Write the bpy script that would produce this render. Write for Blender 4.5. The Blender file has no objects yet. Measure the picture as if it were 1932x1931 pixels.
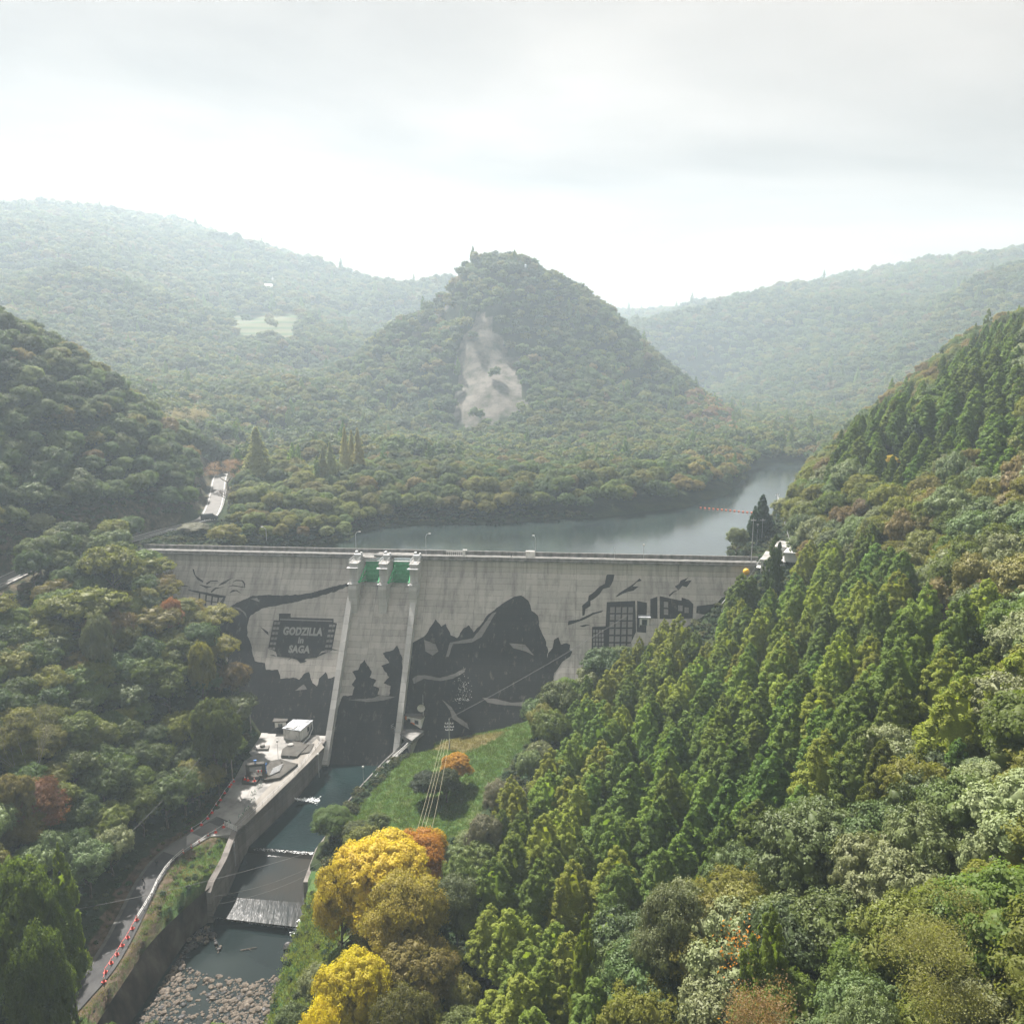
import bpy, bmesh, math, random
import numpy as np
from mathutils import Vector, Matrix, geometry, noise as mnoise

R = math.radians
random.seed(7); rng = np.random.default_rng(7)
scene = bpy.context.scene
COL = scene.collection
# ------------------------------------------------------------------ camera
F = 1516.0; CX = 966.0; CY = 965.5
PITCH = math.atan(286/F); COSP, SINP = math.cos(PITCH), math.sin(PITCH); CZ = 58.3
cam_d = bpy.data.cameras.new('camera'); cam = bpy.data.objects.new('camera', cam_d); COL.objects.link(cam)
cam.location = (0, 0, CZ); cam.rotation_euler = (math.pi/2 - PITCH, 0, 0)
cam_d.sensor_fit = 'HORIZONTAL'; cam_d.angle = 2*math.atan(966/F); cam_d.clip_start = 1; cam_d.clip_end = 9000
scene.camera = cam
# ------------------------------------------------------------------ light
SUN_EL, SUN_AZ = 51.0, -31.0          # azimuth measured from straight ahead (+Y) towards +X
sd = bpy.data.lights.new('sun', 'SUN'); sun = bpy.data.objects.new('sun', sd); COL.objects.link(sun)
sd.energy = 5.0; sd.angle = R(0.7); sd.color = (1.0, 0.935, 0.87)
dirv = Vector((math.sin(R(SUN_AZ))*math.cos(R(SUN_EL)), math.cos(R(SUN_AZ))*math.cos(R(SUN_EL)), math.sin(R(SUN_EL))))
sun.rotation_euler = (-dirv).to_track_quat('-Z', 'Y').to_euler(); sun.location = (200, 900, 900)
world = bpy.data.worlds.new('World'); scene.world = world; world.use_nodes = True
nt = world.node_tree; nt.nodes.clear()
def N(t, kind, **kw):
    n = t.nodes.new(kind)
    for k, v in kw.items(): setattr(n, k, v)
    return n
out = N(nt, 'ShaderNodeOutputWorld'); bg = N(nt, 'ShaderNodeBackground')
sky = N(nt, 'ShaderNodeTexSky', sky_type='NISHITA', sun_disc=False)
sky.sun_elevation = R(SUN_EL); sky.sun_rotation = R(SUN_AZ)
tc = N(nt, 'ShaderNodeTexCoord'); sepx = N(nt, 'ShaderNodeSeparateXYZ'); nt.links.new(tc.outputs['Generated'], sepx.inputs[0])
zz = N(nt, 'ShaderNodeMath', operation='ADD'); nt.links.new(sepx.outputs[2], zz.inputs[0]); zz.inputs[1].default_value = 0.16
zm = N(nt, 'ShaderNodeMath', operation='MAXIMUM'); nt.links.new(zz.outputs[0], zm.inputs[0]); zm.inputs[1].default_value = 0.05
dx = N(nt, 'ShaderNodeMath', operation='DIVIDE'); dy = N(nt, 'ShaderNodeMath', operation='DIVIDE')
nt.links.new(sepx.outputs[0], dx.inputs[0]); nt.links.new(zm.outputs[0], dx.inputs[1])
nt.links.new(sepx.outputs[1], dy.inputs[0]); nt.links.new(zm.outputs[0], dy.inputs[1])
cmb = N(nt, 'ShaderNodeCombineXYZ'); nt.links.new(dx.outputs[0], cmb.inputs[0]); nt.links.new(dy.outputs[0], cmb.inputs[1])
mp = N(nt, 'ShaderNodeMapping'); mp.inputs['Scale'].default_value = (0.55, 0.9, 1); mp.inputs['Rotation'].default_value = (0, 0, R(12)); nt.links.new(cmb.outputs[0], mp.inputs[0])
nz = N(nt, 'ShaderNodeTexNoise'); nz.inputs['Scale'].default_value = 1.0; nz.inputs['Detail'].default_value = 5; nz.inputs['Roughness'].default_value = .5; nz.inputs['Distortion'].default_value = .3
nt.links.new(mp.outputs[0], nz.inputs['Vector'])
cr = N(nt, 'ShaderNodeValToRGB'); nt.links.new(nz.outputs[0], cr.inputs[0])
cr.color_ramp.elements[0].position = .32; cr.color_ramp.elements[0].color = (3.2, 2.75, 2.35, 1)
cr.color_ramp.elements[1].position = .68; cr.color_ramp.elements[1].color = (10.4, 9.2, 8.1, 1)
mx = N(nt, 'ShaderNodeMix', data_type='RGBA'); mx.inputs[0].default_value = .93
nt.links.new(sky.outputs[0], mx.inputs[6]); nt.links.new(cr.outputs[0], mx.inputs[7])
nt.links.new(mx.outputs[2], bg.inputs[0]); bg.inputs[1].default_value = 0.030
nt.links.new(bg.outputs[0], out.inputs[0])
scene.view_settings.view_transform = 'Standard'; scene.view_settings.look = 'None'
scene.view_settings.exposure = 1.47; scene.view_settings.gamma = 1.0
scene.cycles.volume_bounces = 2; scene.cycles.max_bounces = 6; scene.cycles.diffuse_bounces = 3
scene.cycles.glossy_bounces = 3; scene.cycles.transmission_bounces = 3; scene.cycles.transparent_max_bounces = 8
scene.cycles.use_denoising = True
HAZE_DENSITY = 0.00037

# ------------------------------------------------------------------ geometry of the view -> world
def at(px, py, z):
    t = (py-CY)/F; H = CZ-z; D = H*(COSP-t*SINP)/(SINP+t*COSP)
    return Vector(((px-CX)/F*(D*COSP+H*SINP), D, z))
def atD(px, py, D):
    t = (py-CY)/F; H = D*(SINP+t*COSP)/(COSP-t*SINP)
    return Vector(((px-CX)/F*(D*COSP+H*SINP), D, CZ-H))
def proj(x, y, z):
    H = CZ-z; Dp = y*COSP+H*SINP; v = H*COSP-y*SINP
    return CX+F*x/Dp, CY+F*v/Dp
L0 = np.array([-115.3, 244.6]); U = np.array([185., -16.]); U /= np.linalg.norm(U); V = np.array([U[1], -U[0]])
SL, ZB = .78, -4.0
def W(s, d, z):
    p = L0+U*s+V*d
    return Vector((p[0], p[1], z))
def face(px, py, off=0.):            # point on the dam's sloping downstream face, as dam-local (s, -d, z)
    a = (px-CX)/F; t = (py-CY)/F; r = np.array([a, COSP-t*SINP, -(SINP+t*COSP)])
    l = (SL*(ZB-CZ)+off+L0@V)/(r[:2]@V+SL*r[2]); P = np.array([0, 0, CZ])+l*r
    q = P[:2]-L0
    return Vector((q@U, -(q@V), P[2]))
def crop(x0, y0, k): return lambda a, b: ((x0+a/k)/1.13872, (y0+b/k)/1.13872)

# ------------------------------------------------------------------ materials
def mat(name, cols, scale=1.0, rough=.8, bump=0., bscale=None, detail=5, stretch=(1,1,1), spec=.3, metal=0., coord='Object', ramp=(.35,.65)):
    m = bpy.data.materials.new(name); m.use_nodes = True; t = m.node_tree; b = t.nodes['Principled BSDF']
    b.inputs['Roughness'].default_value = rough; b.inputs['Specular IOR Level'].default_value = spec; b.inputs['Metallic'].default_value = metal
    c = N(t, 'ShaderNodeTexCoord'); mpn = N(t, 'ShaderNodeMapping'); mpn.inputs['Scale'].default_value = stretch
    t.links.new(c.outputs[coord], mpn.inputs[0])
    n = N(t, 'ShaderNodeTexNoise'); n.inputs['Scale'].default_value = scale; n.inputs['Detail'].default_value = detail; n.inputs['Roughness'].default_value = .6
    t.links.new(mpn.outputs[0], n.inputs['Vector'])
    r = N(t, 'ShaderNodeValToRGB'); t.links.new(n.outputs[0], r.inputs[0])
    els = r.color_ramp.elements
    while len(els) < len(cols): els.new(.5)
    for i, cc in enumerate(cols):
        els[i].position = ramp[0]+(ramp[1]-ramp[0])*i/max(1, len(cols)-1); els[i].color = (*cc, 1)
    t.links.new(r.outputs[0], b.inputs['Base Color'])
    if bump:
        n2 = N(t, 'ShaderNodeTexNoise'); n2.inputs['Scale'].default_value = bscale or scale*6; n2.inputs['Detail'].default_value = 4
        t.links.new(mpn.outputs[0], n2.inputs['Vector'])
        bp = N(t, 'ShaderNodeBump'); bp.inputs['Strength'].default_value = bump; bp.inputs['Distance'].default_value = .1
        t.links.new(n2.outputs[0], bp.inputs['Height']); t.links.new(bp.outputs[0], b.inputs['Normal'])
    return m
def mathn(t, op, a, b=None):
    n = N(t, 'ShaderNodeMath', operation=op)
    for i, v in enumerate((a, b)):
        if v is None: continue
        if isinstance(v, (int, float)): n.inputs[i].default_value = v
        else: t.links.new(v, n.inputs[i])
    return n.outputs[0]
def lift_concrete(name, base, dark, lift=1.5, joint=15., streak=.5, line=.38, rough=.85, worn=0.):
    """cast concrete: pour lines each lift, vertical joints, tone of each pour, rain streaks"""
    m = bpy.data.materials.new(name); m.use_nodes = True; t = m.node_tree; b = t.nodes['Principled BSDF']
    b.inputs['Roughness'].default_value = rough; b.inputs['Specular IOR Level'].default_value = .2
    c = N(t, 'ShaderNodeTexCoord').outputs['Object']; s = N(t, 'ShaderNodeSeparateXYZ'); t.links.new(c, s.inputs[0])
    def noise(scale, stretch=(1,1,1), det=4, rg=.6):
        mm = N(t, 'ShaderNodeMapping'); mm.inputs['Scale'].default_value = stretch; t.links.new(c, mm.inputs[0])
        n = N(t, 'ShaderNodeTexNoise'); n.inputs['Scale'].default_value = scale; n.inputs['Detail'].default_value = det; n.inputs['Roughness'].default_value = rg
        t.links.new(mm.outputs[0], n.inputs['Vector']); return n.outputs[0]
    wob = mathn(t, 'MULTIPLY', mathn(t, 'SUBTRACT', noise(.6), .5), .12)
    zl = mathn(t, 'DIVIDE', mathn(t, 'ADD', s.outputs[2], wob), lift)
    zf = mathn(t, 'FRACT', zl); zi = mathn(t, 'FLOOR', zl)
    ln = mathn(t, 'LESS_THAN', zf, .07)
    xl = mathn(t, 'DIVIDE', s.outputs[0], joint); xf = mathn(t, 'FRACT', xl); xi = mathn(t, 'FLOOR', xl)
    jn = mathn(t, 'LESS_THAN', xf, .011)
    brk = mathn(t, 'MULTIPLY', mathn(t, 'GREATER_THAN', noise(.35, (1,1,2)), .44), ln)
    lines = mathn(t, 'MAXIMUM', mathn(t, 'MULTIPLY', brk, line), mathn(t, 'MULTIPLY', jn, line*.8))
    wn = N(t, 'ShaderNodeTexWhiteNoise', noise_dimensions='2D'); cv = N(t, 'ShaderNodeCombineXYZ'); t.links.new(zi, cv.inputs[0]); t.links.new(xi, cv.inputs[1]); t.links.new(cv.outputs[0], wn.inputs['Vector'])
    tone = mathn(t, 'ADD', .86, mathn(t, 'MULTIPLY', wn.outputs[0], .2))
    blot = mathn(t, 'ADD', .72, mathn(t, 'MULTIPLY', noise(.12, (1,1,1), 6, .65), .5))
    st = noise(.55, (1,.3,.07), 5, .7)
    stv = N(t, 'ShaderNodeMapRange'); stv.inputs[1].default_value = .46; stv.inputs[2].default_value = .7; t.links.new(st, stv.inputs[0])
    fine = mathn(t, 'ADD', .86, mathn(t, 'MULTIPLY', noise(2.2, (1,1,1), 6, .7), .28))
    v = mathn(t, 'MULTIPLY', mathn(t, 'MULTIPLY', tone, blot), fine)
    v = mathn(t, 'MULTIPLY', v, mathn(t, 'SUBTRACT', 1.0, lines))
    fac = mathn(t, 'MULTIPLY', stv.outputs[0], streak)
    m1 = N(t, 'ShaderNodeMix', data_type='RGBA'); m1.inputs[6].default_value = (*base, 1); m1.inputs[7].default_value = (*dark, 1); t.links.new(fac, m1.inputs[0])
    if worn:
        wr_ = N(t, 'ShaderNodeMapRange'); wr_.inputs[1].default_value = .56; wr_.inputs[2].default_value = .72; t.links.new(noise(.9, (1,.5,.35), 8, .75), wr_.inputs[0])
        mw = N(t, 'ShaderNodeMix', data_type='RGBA'); t.links.new(mathn(t, 'MULTIPLY', wr_.outputs[0], worn), mw.inputs[0]); t.links.new(m1.outputs[2], mw.inputs[6]); mw.inputs[7].default_value = (.30,.29,.27,1); m1 = mw
    m2 = N(t, 'ShaderNodeMix', data_type='RGBA', blend_type='MULTIPLY'); m2.inputs[0].default_value = 1; t.links.new(m1.outputs[2], m2.inputs[6])
    cb = N(t, 'ShaderNodeCombineXYZ')
    for i in range(3): t.links.new(v, cb.inputs[i])
    t.links.new(cb.outputs[0], m2.inputs[7]); t.links.new(m2.outputs[2], b.inputs['Base Color'])
    bp = N(t, 'ShaderNodeBump'); bp.inputs['Strength'].default_value = .5; bp.inputs['Distance'].default_value = .06
    t.links.new(v, bp.inputs['Height']); t.links.new(bp.outputs[0], b.inputs['Normal'])
    return m
def foliage(name, trans=.44, rough=.55, spec=.25, jit=.3, fixed=None):
    m = bpy.data.materials.new(name); m.use_nodes = True; t = m.node_tree; b = t.nodes['Principled BSDF']; o = t.nodes['Material Output']
    oi = N(t, 'ShaderNodeObjectInfo'); c = N(t, 'ShaderNodeTexCoord')
    n = N(t, 'ShaderNodeTexNoise'); n.inputs['Scale'].default_value = .55; n.inputs['Detail'].default_value = 3; t.links.new(c.outputs['Object'], n.inputs['Vector'])
    n2 = N(t, 'ShaderNodeTexNoise'); n2.inputs['Scale'].default_value = 5.5; n2.inputs['Detail'].default_value = 2; t.links.new(c.outputs['Object'], n2.inputs['Vector'])
    hs = N(t, 'ShaderNodeHueSaturation'); 
    if fixed: hs.inputs['Color'].default_value = (*fixed, 1)
    else: t.links.new(oi.outputs['Color'], hs.inputs['Color'])
    hue = mathn(t, 'ADD', .458, mathn(t, 'ADD', mathn(t, 'MULTIPLY', n.outputs[0], .03), mathn(t, 'MULTIPLY', oi.outputs['Random'], .03)))
    t.links.new(hue, hs.inputs['Hue'])
    val = mathn(t, 'MAXIMUM', .25, mathn(t, 'ADD', 1-jit*2.0, mathn(t, 'MULTIPLY', mathn(t, 'ADD', mathn(t, 'MULTIPLY', n2.outputs[0], 1.3), mathn(t, 'MULTIPLY', n.outputs[0], .7)), jit*2.0)))
    val = mathn(t, 'MULTIPLY', val, mathn(t, 'ADD', .8, mathn(t, 'MULTIPLY', oi.outputs['Random'], .4)))
    t.links.new(val, hs.inputs['Value']); t.links.new(hs.outputs[0], b.inputs['Base Color'])
    b.inputs['Roughness'].default_value = rough; b.inputs['Specular IOR Level'].default_value = spec
    tr = N(t, 'ShaderNodeBsdfTranslucent'); g = N(t, 'ShaderNodeMix', data_type='RGBA', blend_type='MULTIPLY'); g.inputs[0].default_value = 1
    t.links.new(hs.outputs[0], g.inputs[6]); g.inputs[7].default_value = (1.45, 1.5, .7, 1); t.links.new(g.outputs[2], tr.inputs['Color'])
    mxs = N(t, 'ShaderNodeMixShader'); mxs.inputs[0].default_value = trans
    t.links.new(b.outputs[0], mxs.inputs[1]); t.links.new(tr.outputs[0], mxs.inputs[2]); t.links.new(mxs.outputs[0], o.inputs['Surface'])
    return m
M = {}
M['dam'] = lift_concrete('dam_concrete', (.45,.43,.395), (.22,.21,.195), streak=.9)
M['dam_clean'] = lift_concrete('training_wall_concrete', (.52,.515,.50), (.28,.28,.26), lift=2.2, joint=60, streak=.4, line=.25)
M['mural'] = lift_concrete('algae_dark_concrete', (.026,.027,.027), (.015,.016,.016), streak=.8, line=.3, worn=.55)
M['mural_light'] = lift_concrete('washed_concrete', (.22,.21,.20), (.15,.15,.145), streak=.7)
M['sign_text'] = lift_concrete('washed_lettering_concrete', (.30,.30,.285), (.20,.20,.19), streak=.4, line=.2)
M['conc'] = mat('weathered_concrete', [(.17,.165,.155), (.33,.325,.31), (.42,.41,.39)], .25, .85, .3, 3, stretch=(1,1,.4))
M['apron'] = mat('apron_concrete', [(.16,.157,.15), (.27,.265,.25), (.34,.33,.315)], .22, .85, .25, 3, detail=8)
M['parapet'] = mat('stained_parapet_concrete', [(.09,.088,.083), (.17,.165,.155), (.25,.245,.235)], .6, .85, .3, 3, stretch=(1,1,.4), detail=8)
M['wallc'] = lift_concrete('channel_wall_concrete', (.20,.185,.17), (.07,.06,.052), lift=1.6, joint=7.5, streak=.9, line=.35)
M['revet'] = mat('stained_revetment', [(.018,.014,.012), (.05,.038,.03), (.10,.085,.07)], .3, .9, .6, 2, stretch=(1,1,.5))
M['darkslab'] = mat('mossy_dark_slab', [(.05,.048,.042), (.09,.085,.075)], .6, .9, .4)
M['asphalt'] = mat('worn_asphalt', [(.045,.045,.047), (.075,.075,.074)], .35, .9, .3, 8)
M['asphalt_pale'] = mat('pale_asphalt', [(.12,.118,.112), (.17,.167,.16)], .35, .9, .2, 8)
M['paint'] = mat('white_paint', [(.62,.62,.6), (.8,.8,.78)], 2, .5)
M['steelw'] = mat('pale_grey_painted_steel', [(.34,.35,.36), (.48,.49,.49)], 1.5, .45)
M['steelg'] = mat('galvanised_steel', [(.28,.29,.3), (.42,.43,.44)], 1.5, .5, metal=.4)
M['green'] = mat('green_painted_steel', [(.04,.36,.13), (.07,.48,.19)], 1.2, .5)
M['red'] = mat('red_plastic', [(.62,.05,.03), (.75,.08,.05)], 2, .5)
M['greenp'] = mat('green_plastic', [(.02,.13,.07), (.03,.2,.1)], 2, .5)
M['blue'] = mat('blue_painted_steel', [(.05,.16,.42), (.07,.22,.55)], 2, .5)
M['orange'] = mat('orange_paint', [(.55,.16,.05), (.68,.25,.09)], .8, .7)
M['yellow'] = mat('yellow_cover', [(.8,.45,.03), (.9,.55,.05)], 1.2, .5)
M['roofgrey'] = mat('patched_grey_roof', [(.10,.11,.12), (.30,.32,.34), (.5,.52,.53)], .7, .6, .3)
M['roofblue'] = mat('pale_slate_roof', [(.35,.38,.42), (.48,.5,.54)], .5, .6)
M['plaster'] = mat('stained_white_plaster', [(.36,.35,.32), (.66,.65,.62), (.72,.71,.68)], .7, .8, stretch=(1,1,.4))
M['white'] = mat('bright_white_render', [(.5,.5,.48), (.62,.62,.6)], .5, .7)
M['glass'] = mat('dark_window_glass', [(.02,.025,.03), (.04,.05,.06)], 1, .08, spec=.6)
M['rubber'] = mat('black_rubber', [(.012,.012,.012), (.03,.03,.03)], 3, .8)
M['vanpaint'] = mat('dark_van_paint', [(.012,.014,.018), (.02,.024,.03)], 1, .2, spec=.6)
M['cloth'] = mat('black_cloth', [(.012,.012,.014), (.03,.03,.035)], 5, .9)
M['skin'] = mat('skin', [(.42,.26,.18), (.5,.32,.23)], 5, .6)
M['hair'] = mat('dark_hair', [(.01,.009,.008), (.02,.017,.015)], 5, .6)
M['bark'] = mat('bark', [(.07,.055,.04), (.17,.145,.12)], 1.2, .9, .5, stretch=(3,3,.5))
M['barkpale'] = mat('pale_bark', [(.22,.2,.17), (.36,.33,.29)], 1.2, .9, .3, stretch=(3,3,.5))
M['rock'] = mat('river_stone', [(.05,.042,.033), (.14,.115,.09), (.27,.225,.175)], .5, .8, .6, 3, coord='Object')
M['rockwet'] = mat('wet_dark_stone', [(.025,.024,.024), (.07,.066,.062)], .5, .5, .6, 3)
M['cable'] = mat('cable', [(.08,.08,.08), (.12,.12,.115)], 1, .6)
M['cabley'] = mat('yellow_cable_guard', [(.26,.24,.14), (.34,.31,.2)], 1, .6)
M['buoy'] = mat('orange_float', [(.75,.16,.05), (.85,.22,.08)], 1, .5)
M['foam'] = mat('foam', [(.55,.58,.6), (.88,.9,.9)], 1.2, .6, .5, 3)
FOL = {'leaf': {}, 'needle': dict(trans=.42, rough=.65, spec=.2, jit=.32), 'glossy_leaf': dict(trans=.22, rough=.55, spec=.3)}
LEAF, NEEDLE, GLOSS = (foliage(k, **v) for k, v in FOL.items())
_fixed = {}
def fixed_leaf(m, color):
    k = (m.name, color)
    if k not in _fixed: _fixed[k] = foliage(m.name+'_tinted', fixed=color, **FOL[m.name])
    return _fixed[k]

# terrain material: masks painted as vertex attributes say which soil lies where
def terrain_mat():
    m = bpy.data.materials.new('forest_floor_and_grass'); m.use_nodes = True; t = m.node_tree; b = t.nodes['Principled BSDF']; b.inputs['Roughness'].default_value = .95; b.inputs['Specular IOR Level'].default_value = .1
    c = N(t, 'ShaderNodeTexCoord').outputs['Object']
    def ns(scale, det=5):
        n = N(t, 'ShaderNodeTexNoise'); n.inputs['Scale'].default_value = scale; n.inputs['Detail'].default_value = det; n.inputs['Roughness'].default_value = .65; t.links.new(c, n.inputs['Vector']); return n.outputs[0]
    def ramp(f, cols, a=.35, z=.65):
        r = N(t, 'ShaderNodeValToRGB'); t.links.new(f, r.inputs[0]); e = r.color_ramp.elements
        while len(e) < len(cols): e.new(.5)
        for i, cc in enumerate(cols): e[i].position = a+(z-a)*i/(len(cols)-1); e[i].color = (*cc, 1)
        return r.outputs[0]
    col = ramp(ns(.09), [(.014,.024,.010), (.028,.042,.016), (.045,.052,.022)])
    def layer(col, attr, c2, soft=None):
        a = N(t, 'ShaderNodeAttribute'); a.attribute_name = attr
        x = N(t, 'ShaderNodeMix', data_type='RGBA')
        f = mathn(t, 'ADD', a.outputs['Fac'], mathn(t, 'MULTIPLY', mathn(t, 'SUBTRACT', ns(.5), .5), .8))
        mr = N(t, 'ShaderNodeMapRange'); mr.inputs[1].default_value = .35; mr.inputs[2].default_value = .65; t.links.new(f, mr.inputs[0])
        t.links.new(mathn(t, 'MULTIPLY', mr.outputs[0], mathn(t, 'GREATER_THAN', a.outputs['Fac'], .01)), x.inputs[0]); t.links.new(col, x.inputs[6]); t.links.new(c2, x.inputs[7]); return x.outputs[2]
    col = layer(col, 'grass', ramp(ns(.35), [(.045,.095,.03), (.075,.125,.04), (.11,.135,.05)]))
    col = layer(col, 'drygrass', ramp(ns(.5), [(.10,.10,.045), (.17,.145,.07)]))
    col = layer(col, 'soil', ramp(ns(.5), [(.055,.04,.028), (.13,.10,.07)]))
    col = layer(col, 'cliff', ramp(ns(.09, 8), [(.05,.06,.035), (.13,.12,.10), (.21,.19,.165)], .34, .6))
    zs_ = N(t, 'ShaderNodeSeparateXYZ'); t.links.new(c, zs_.inputs[0])
    col = layer(col, 'field', ramp(mathn(t, 'FRACT', mathn(t, 'DIVIDE', mathn(t, 'ADD', zs_.outputs[2], mathn(t, 'MULTIPLY', ns(.02), 6)), 7.5)), [(.07,.11,.05), (.15,.16,.085), (.13,.13,.08)], .2, .8))
    t.links.new(col, b.inputs['Base Color'])
    bp = N(t, 'ShaderNodeBump'); bp.inputs['Strength'].default_value = .8; bp.inputs['Distance'].default_value = .6; t.links.new(ns(.8, 6), bp.inputs['Height']); t.links.new(bp.outputs[0], b.inputs['Normal'])
    return m
M['terrain'] = terrain_mat()
def water_mat(name, deep, shallow, wave=1.6, strength=.35, rough=.05, ior=1.45, dist=.12, stretch=(1,1,1)):
    m = bpy.data.materials.new(name); m.use_nodes = True; t = m.node_tree; b = t.nodes['Principled BSDF']
    b.inputs['Roughness'].default_value = rough; b.inputs['IOR'].default_value = ior; b.inputs['Specular IOR Level'].default_value = .5
    c = N(t, 'ShaderNodeTexCoord').outputs['Object']; mpn = N(t, 'ShaderNodeMapping'); mpn.inputs['Scale'].default_value = stretch; t.links.new(c, mpn.inputs[0])
    n = N(t, 'ShaderNodeTexNoise'); n.inputs['Scale'].default_value = .05; n.inputs['Detail'].default_value = 3; t.links.new(c, n.inputs['Vector'])
    r = N(t, 'ShaderNodeValToRGB'); t.links.new(n.outputs[0], r.inputs[0]); e = r.color_ramp.elements; e[0].position = .4; e[1].position = .62; e[0].color = (*deep, 1); e[1].color = (*shallow, 1)
    t.links.new(r.outputs[0], b.inputs['Base Color'])
    n2 = N(t, 'ShaderNodeTexNoise'); n2.inputs['Scale'].default_value = wave; n2.inputs['Detail'].default_value = 3; n2.inputs['Roughness'].default_value = .55; t.links.new(mpn.outputs[0], n2.inputs['Vector'])
    bp = N(t, 'ShaderNodeBump'); bp.inputs['Strength'].default_value = strength; bp.inputs['Distance'].default_value = dist
    t.links.new(n2.outputs[0], bp.inputs['Height']); t.links.new(bp.outputs[0], b.inputs['Normal'])
    return m
M['lake'] = water_mat('lake_water', (.014,.022,.022), (.025,.038,.034), wave=.8, strength=.5, rough=.14, ior=2.1, stretch=(1,.5,1))
M['river'] = water_mat('river_water', (.005,.012,.013), (.01,.022,.022), wave=1.1, strength=.35, rough=.08, stretch=(.6,1.5,1), dist=.22, ior=1.34)
M['stream'] = water_mat('stream_water', (.008,.014,.014), (.02,.028,.026), wave=1.3, strength=.14, rough=.10, dist=.12, ior=1.34)
M['sheet'] = water_mat('thin_sliding_water', (.014,.018,.018), (.032,.026,.018), wave=.7, strength=.5, rough=.12, stretch=(2,.4,1), ior=1.34)
M['lip'] = mat('algae_stained_weir_apron', [(.010,.006,.003), (.014,.010,.007), (.02,.02,.02)], .12, .4, .4, 2, stretch=(1,.5,1), spec=.08)

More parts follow.
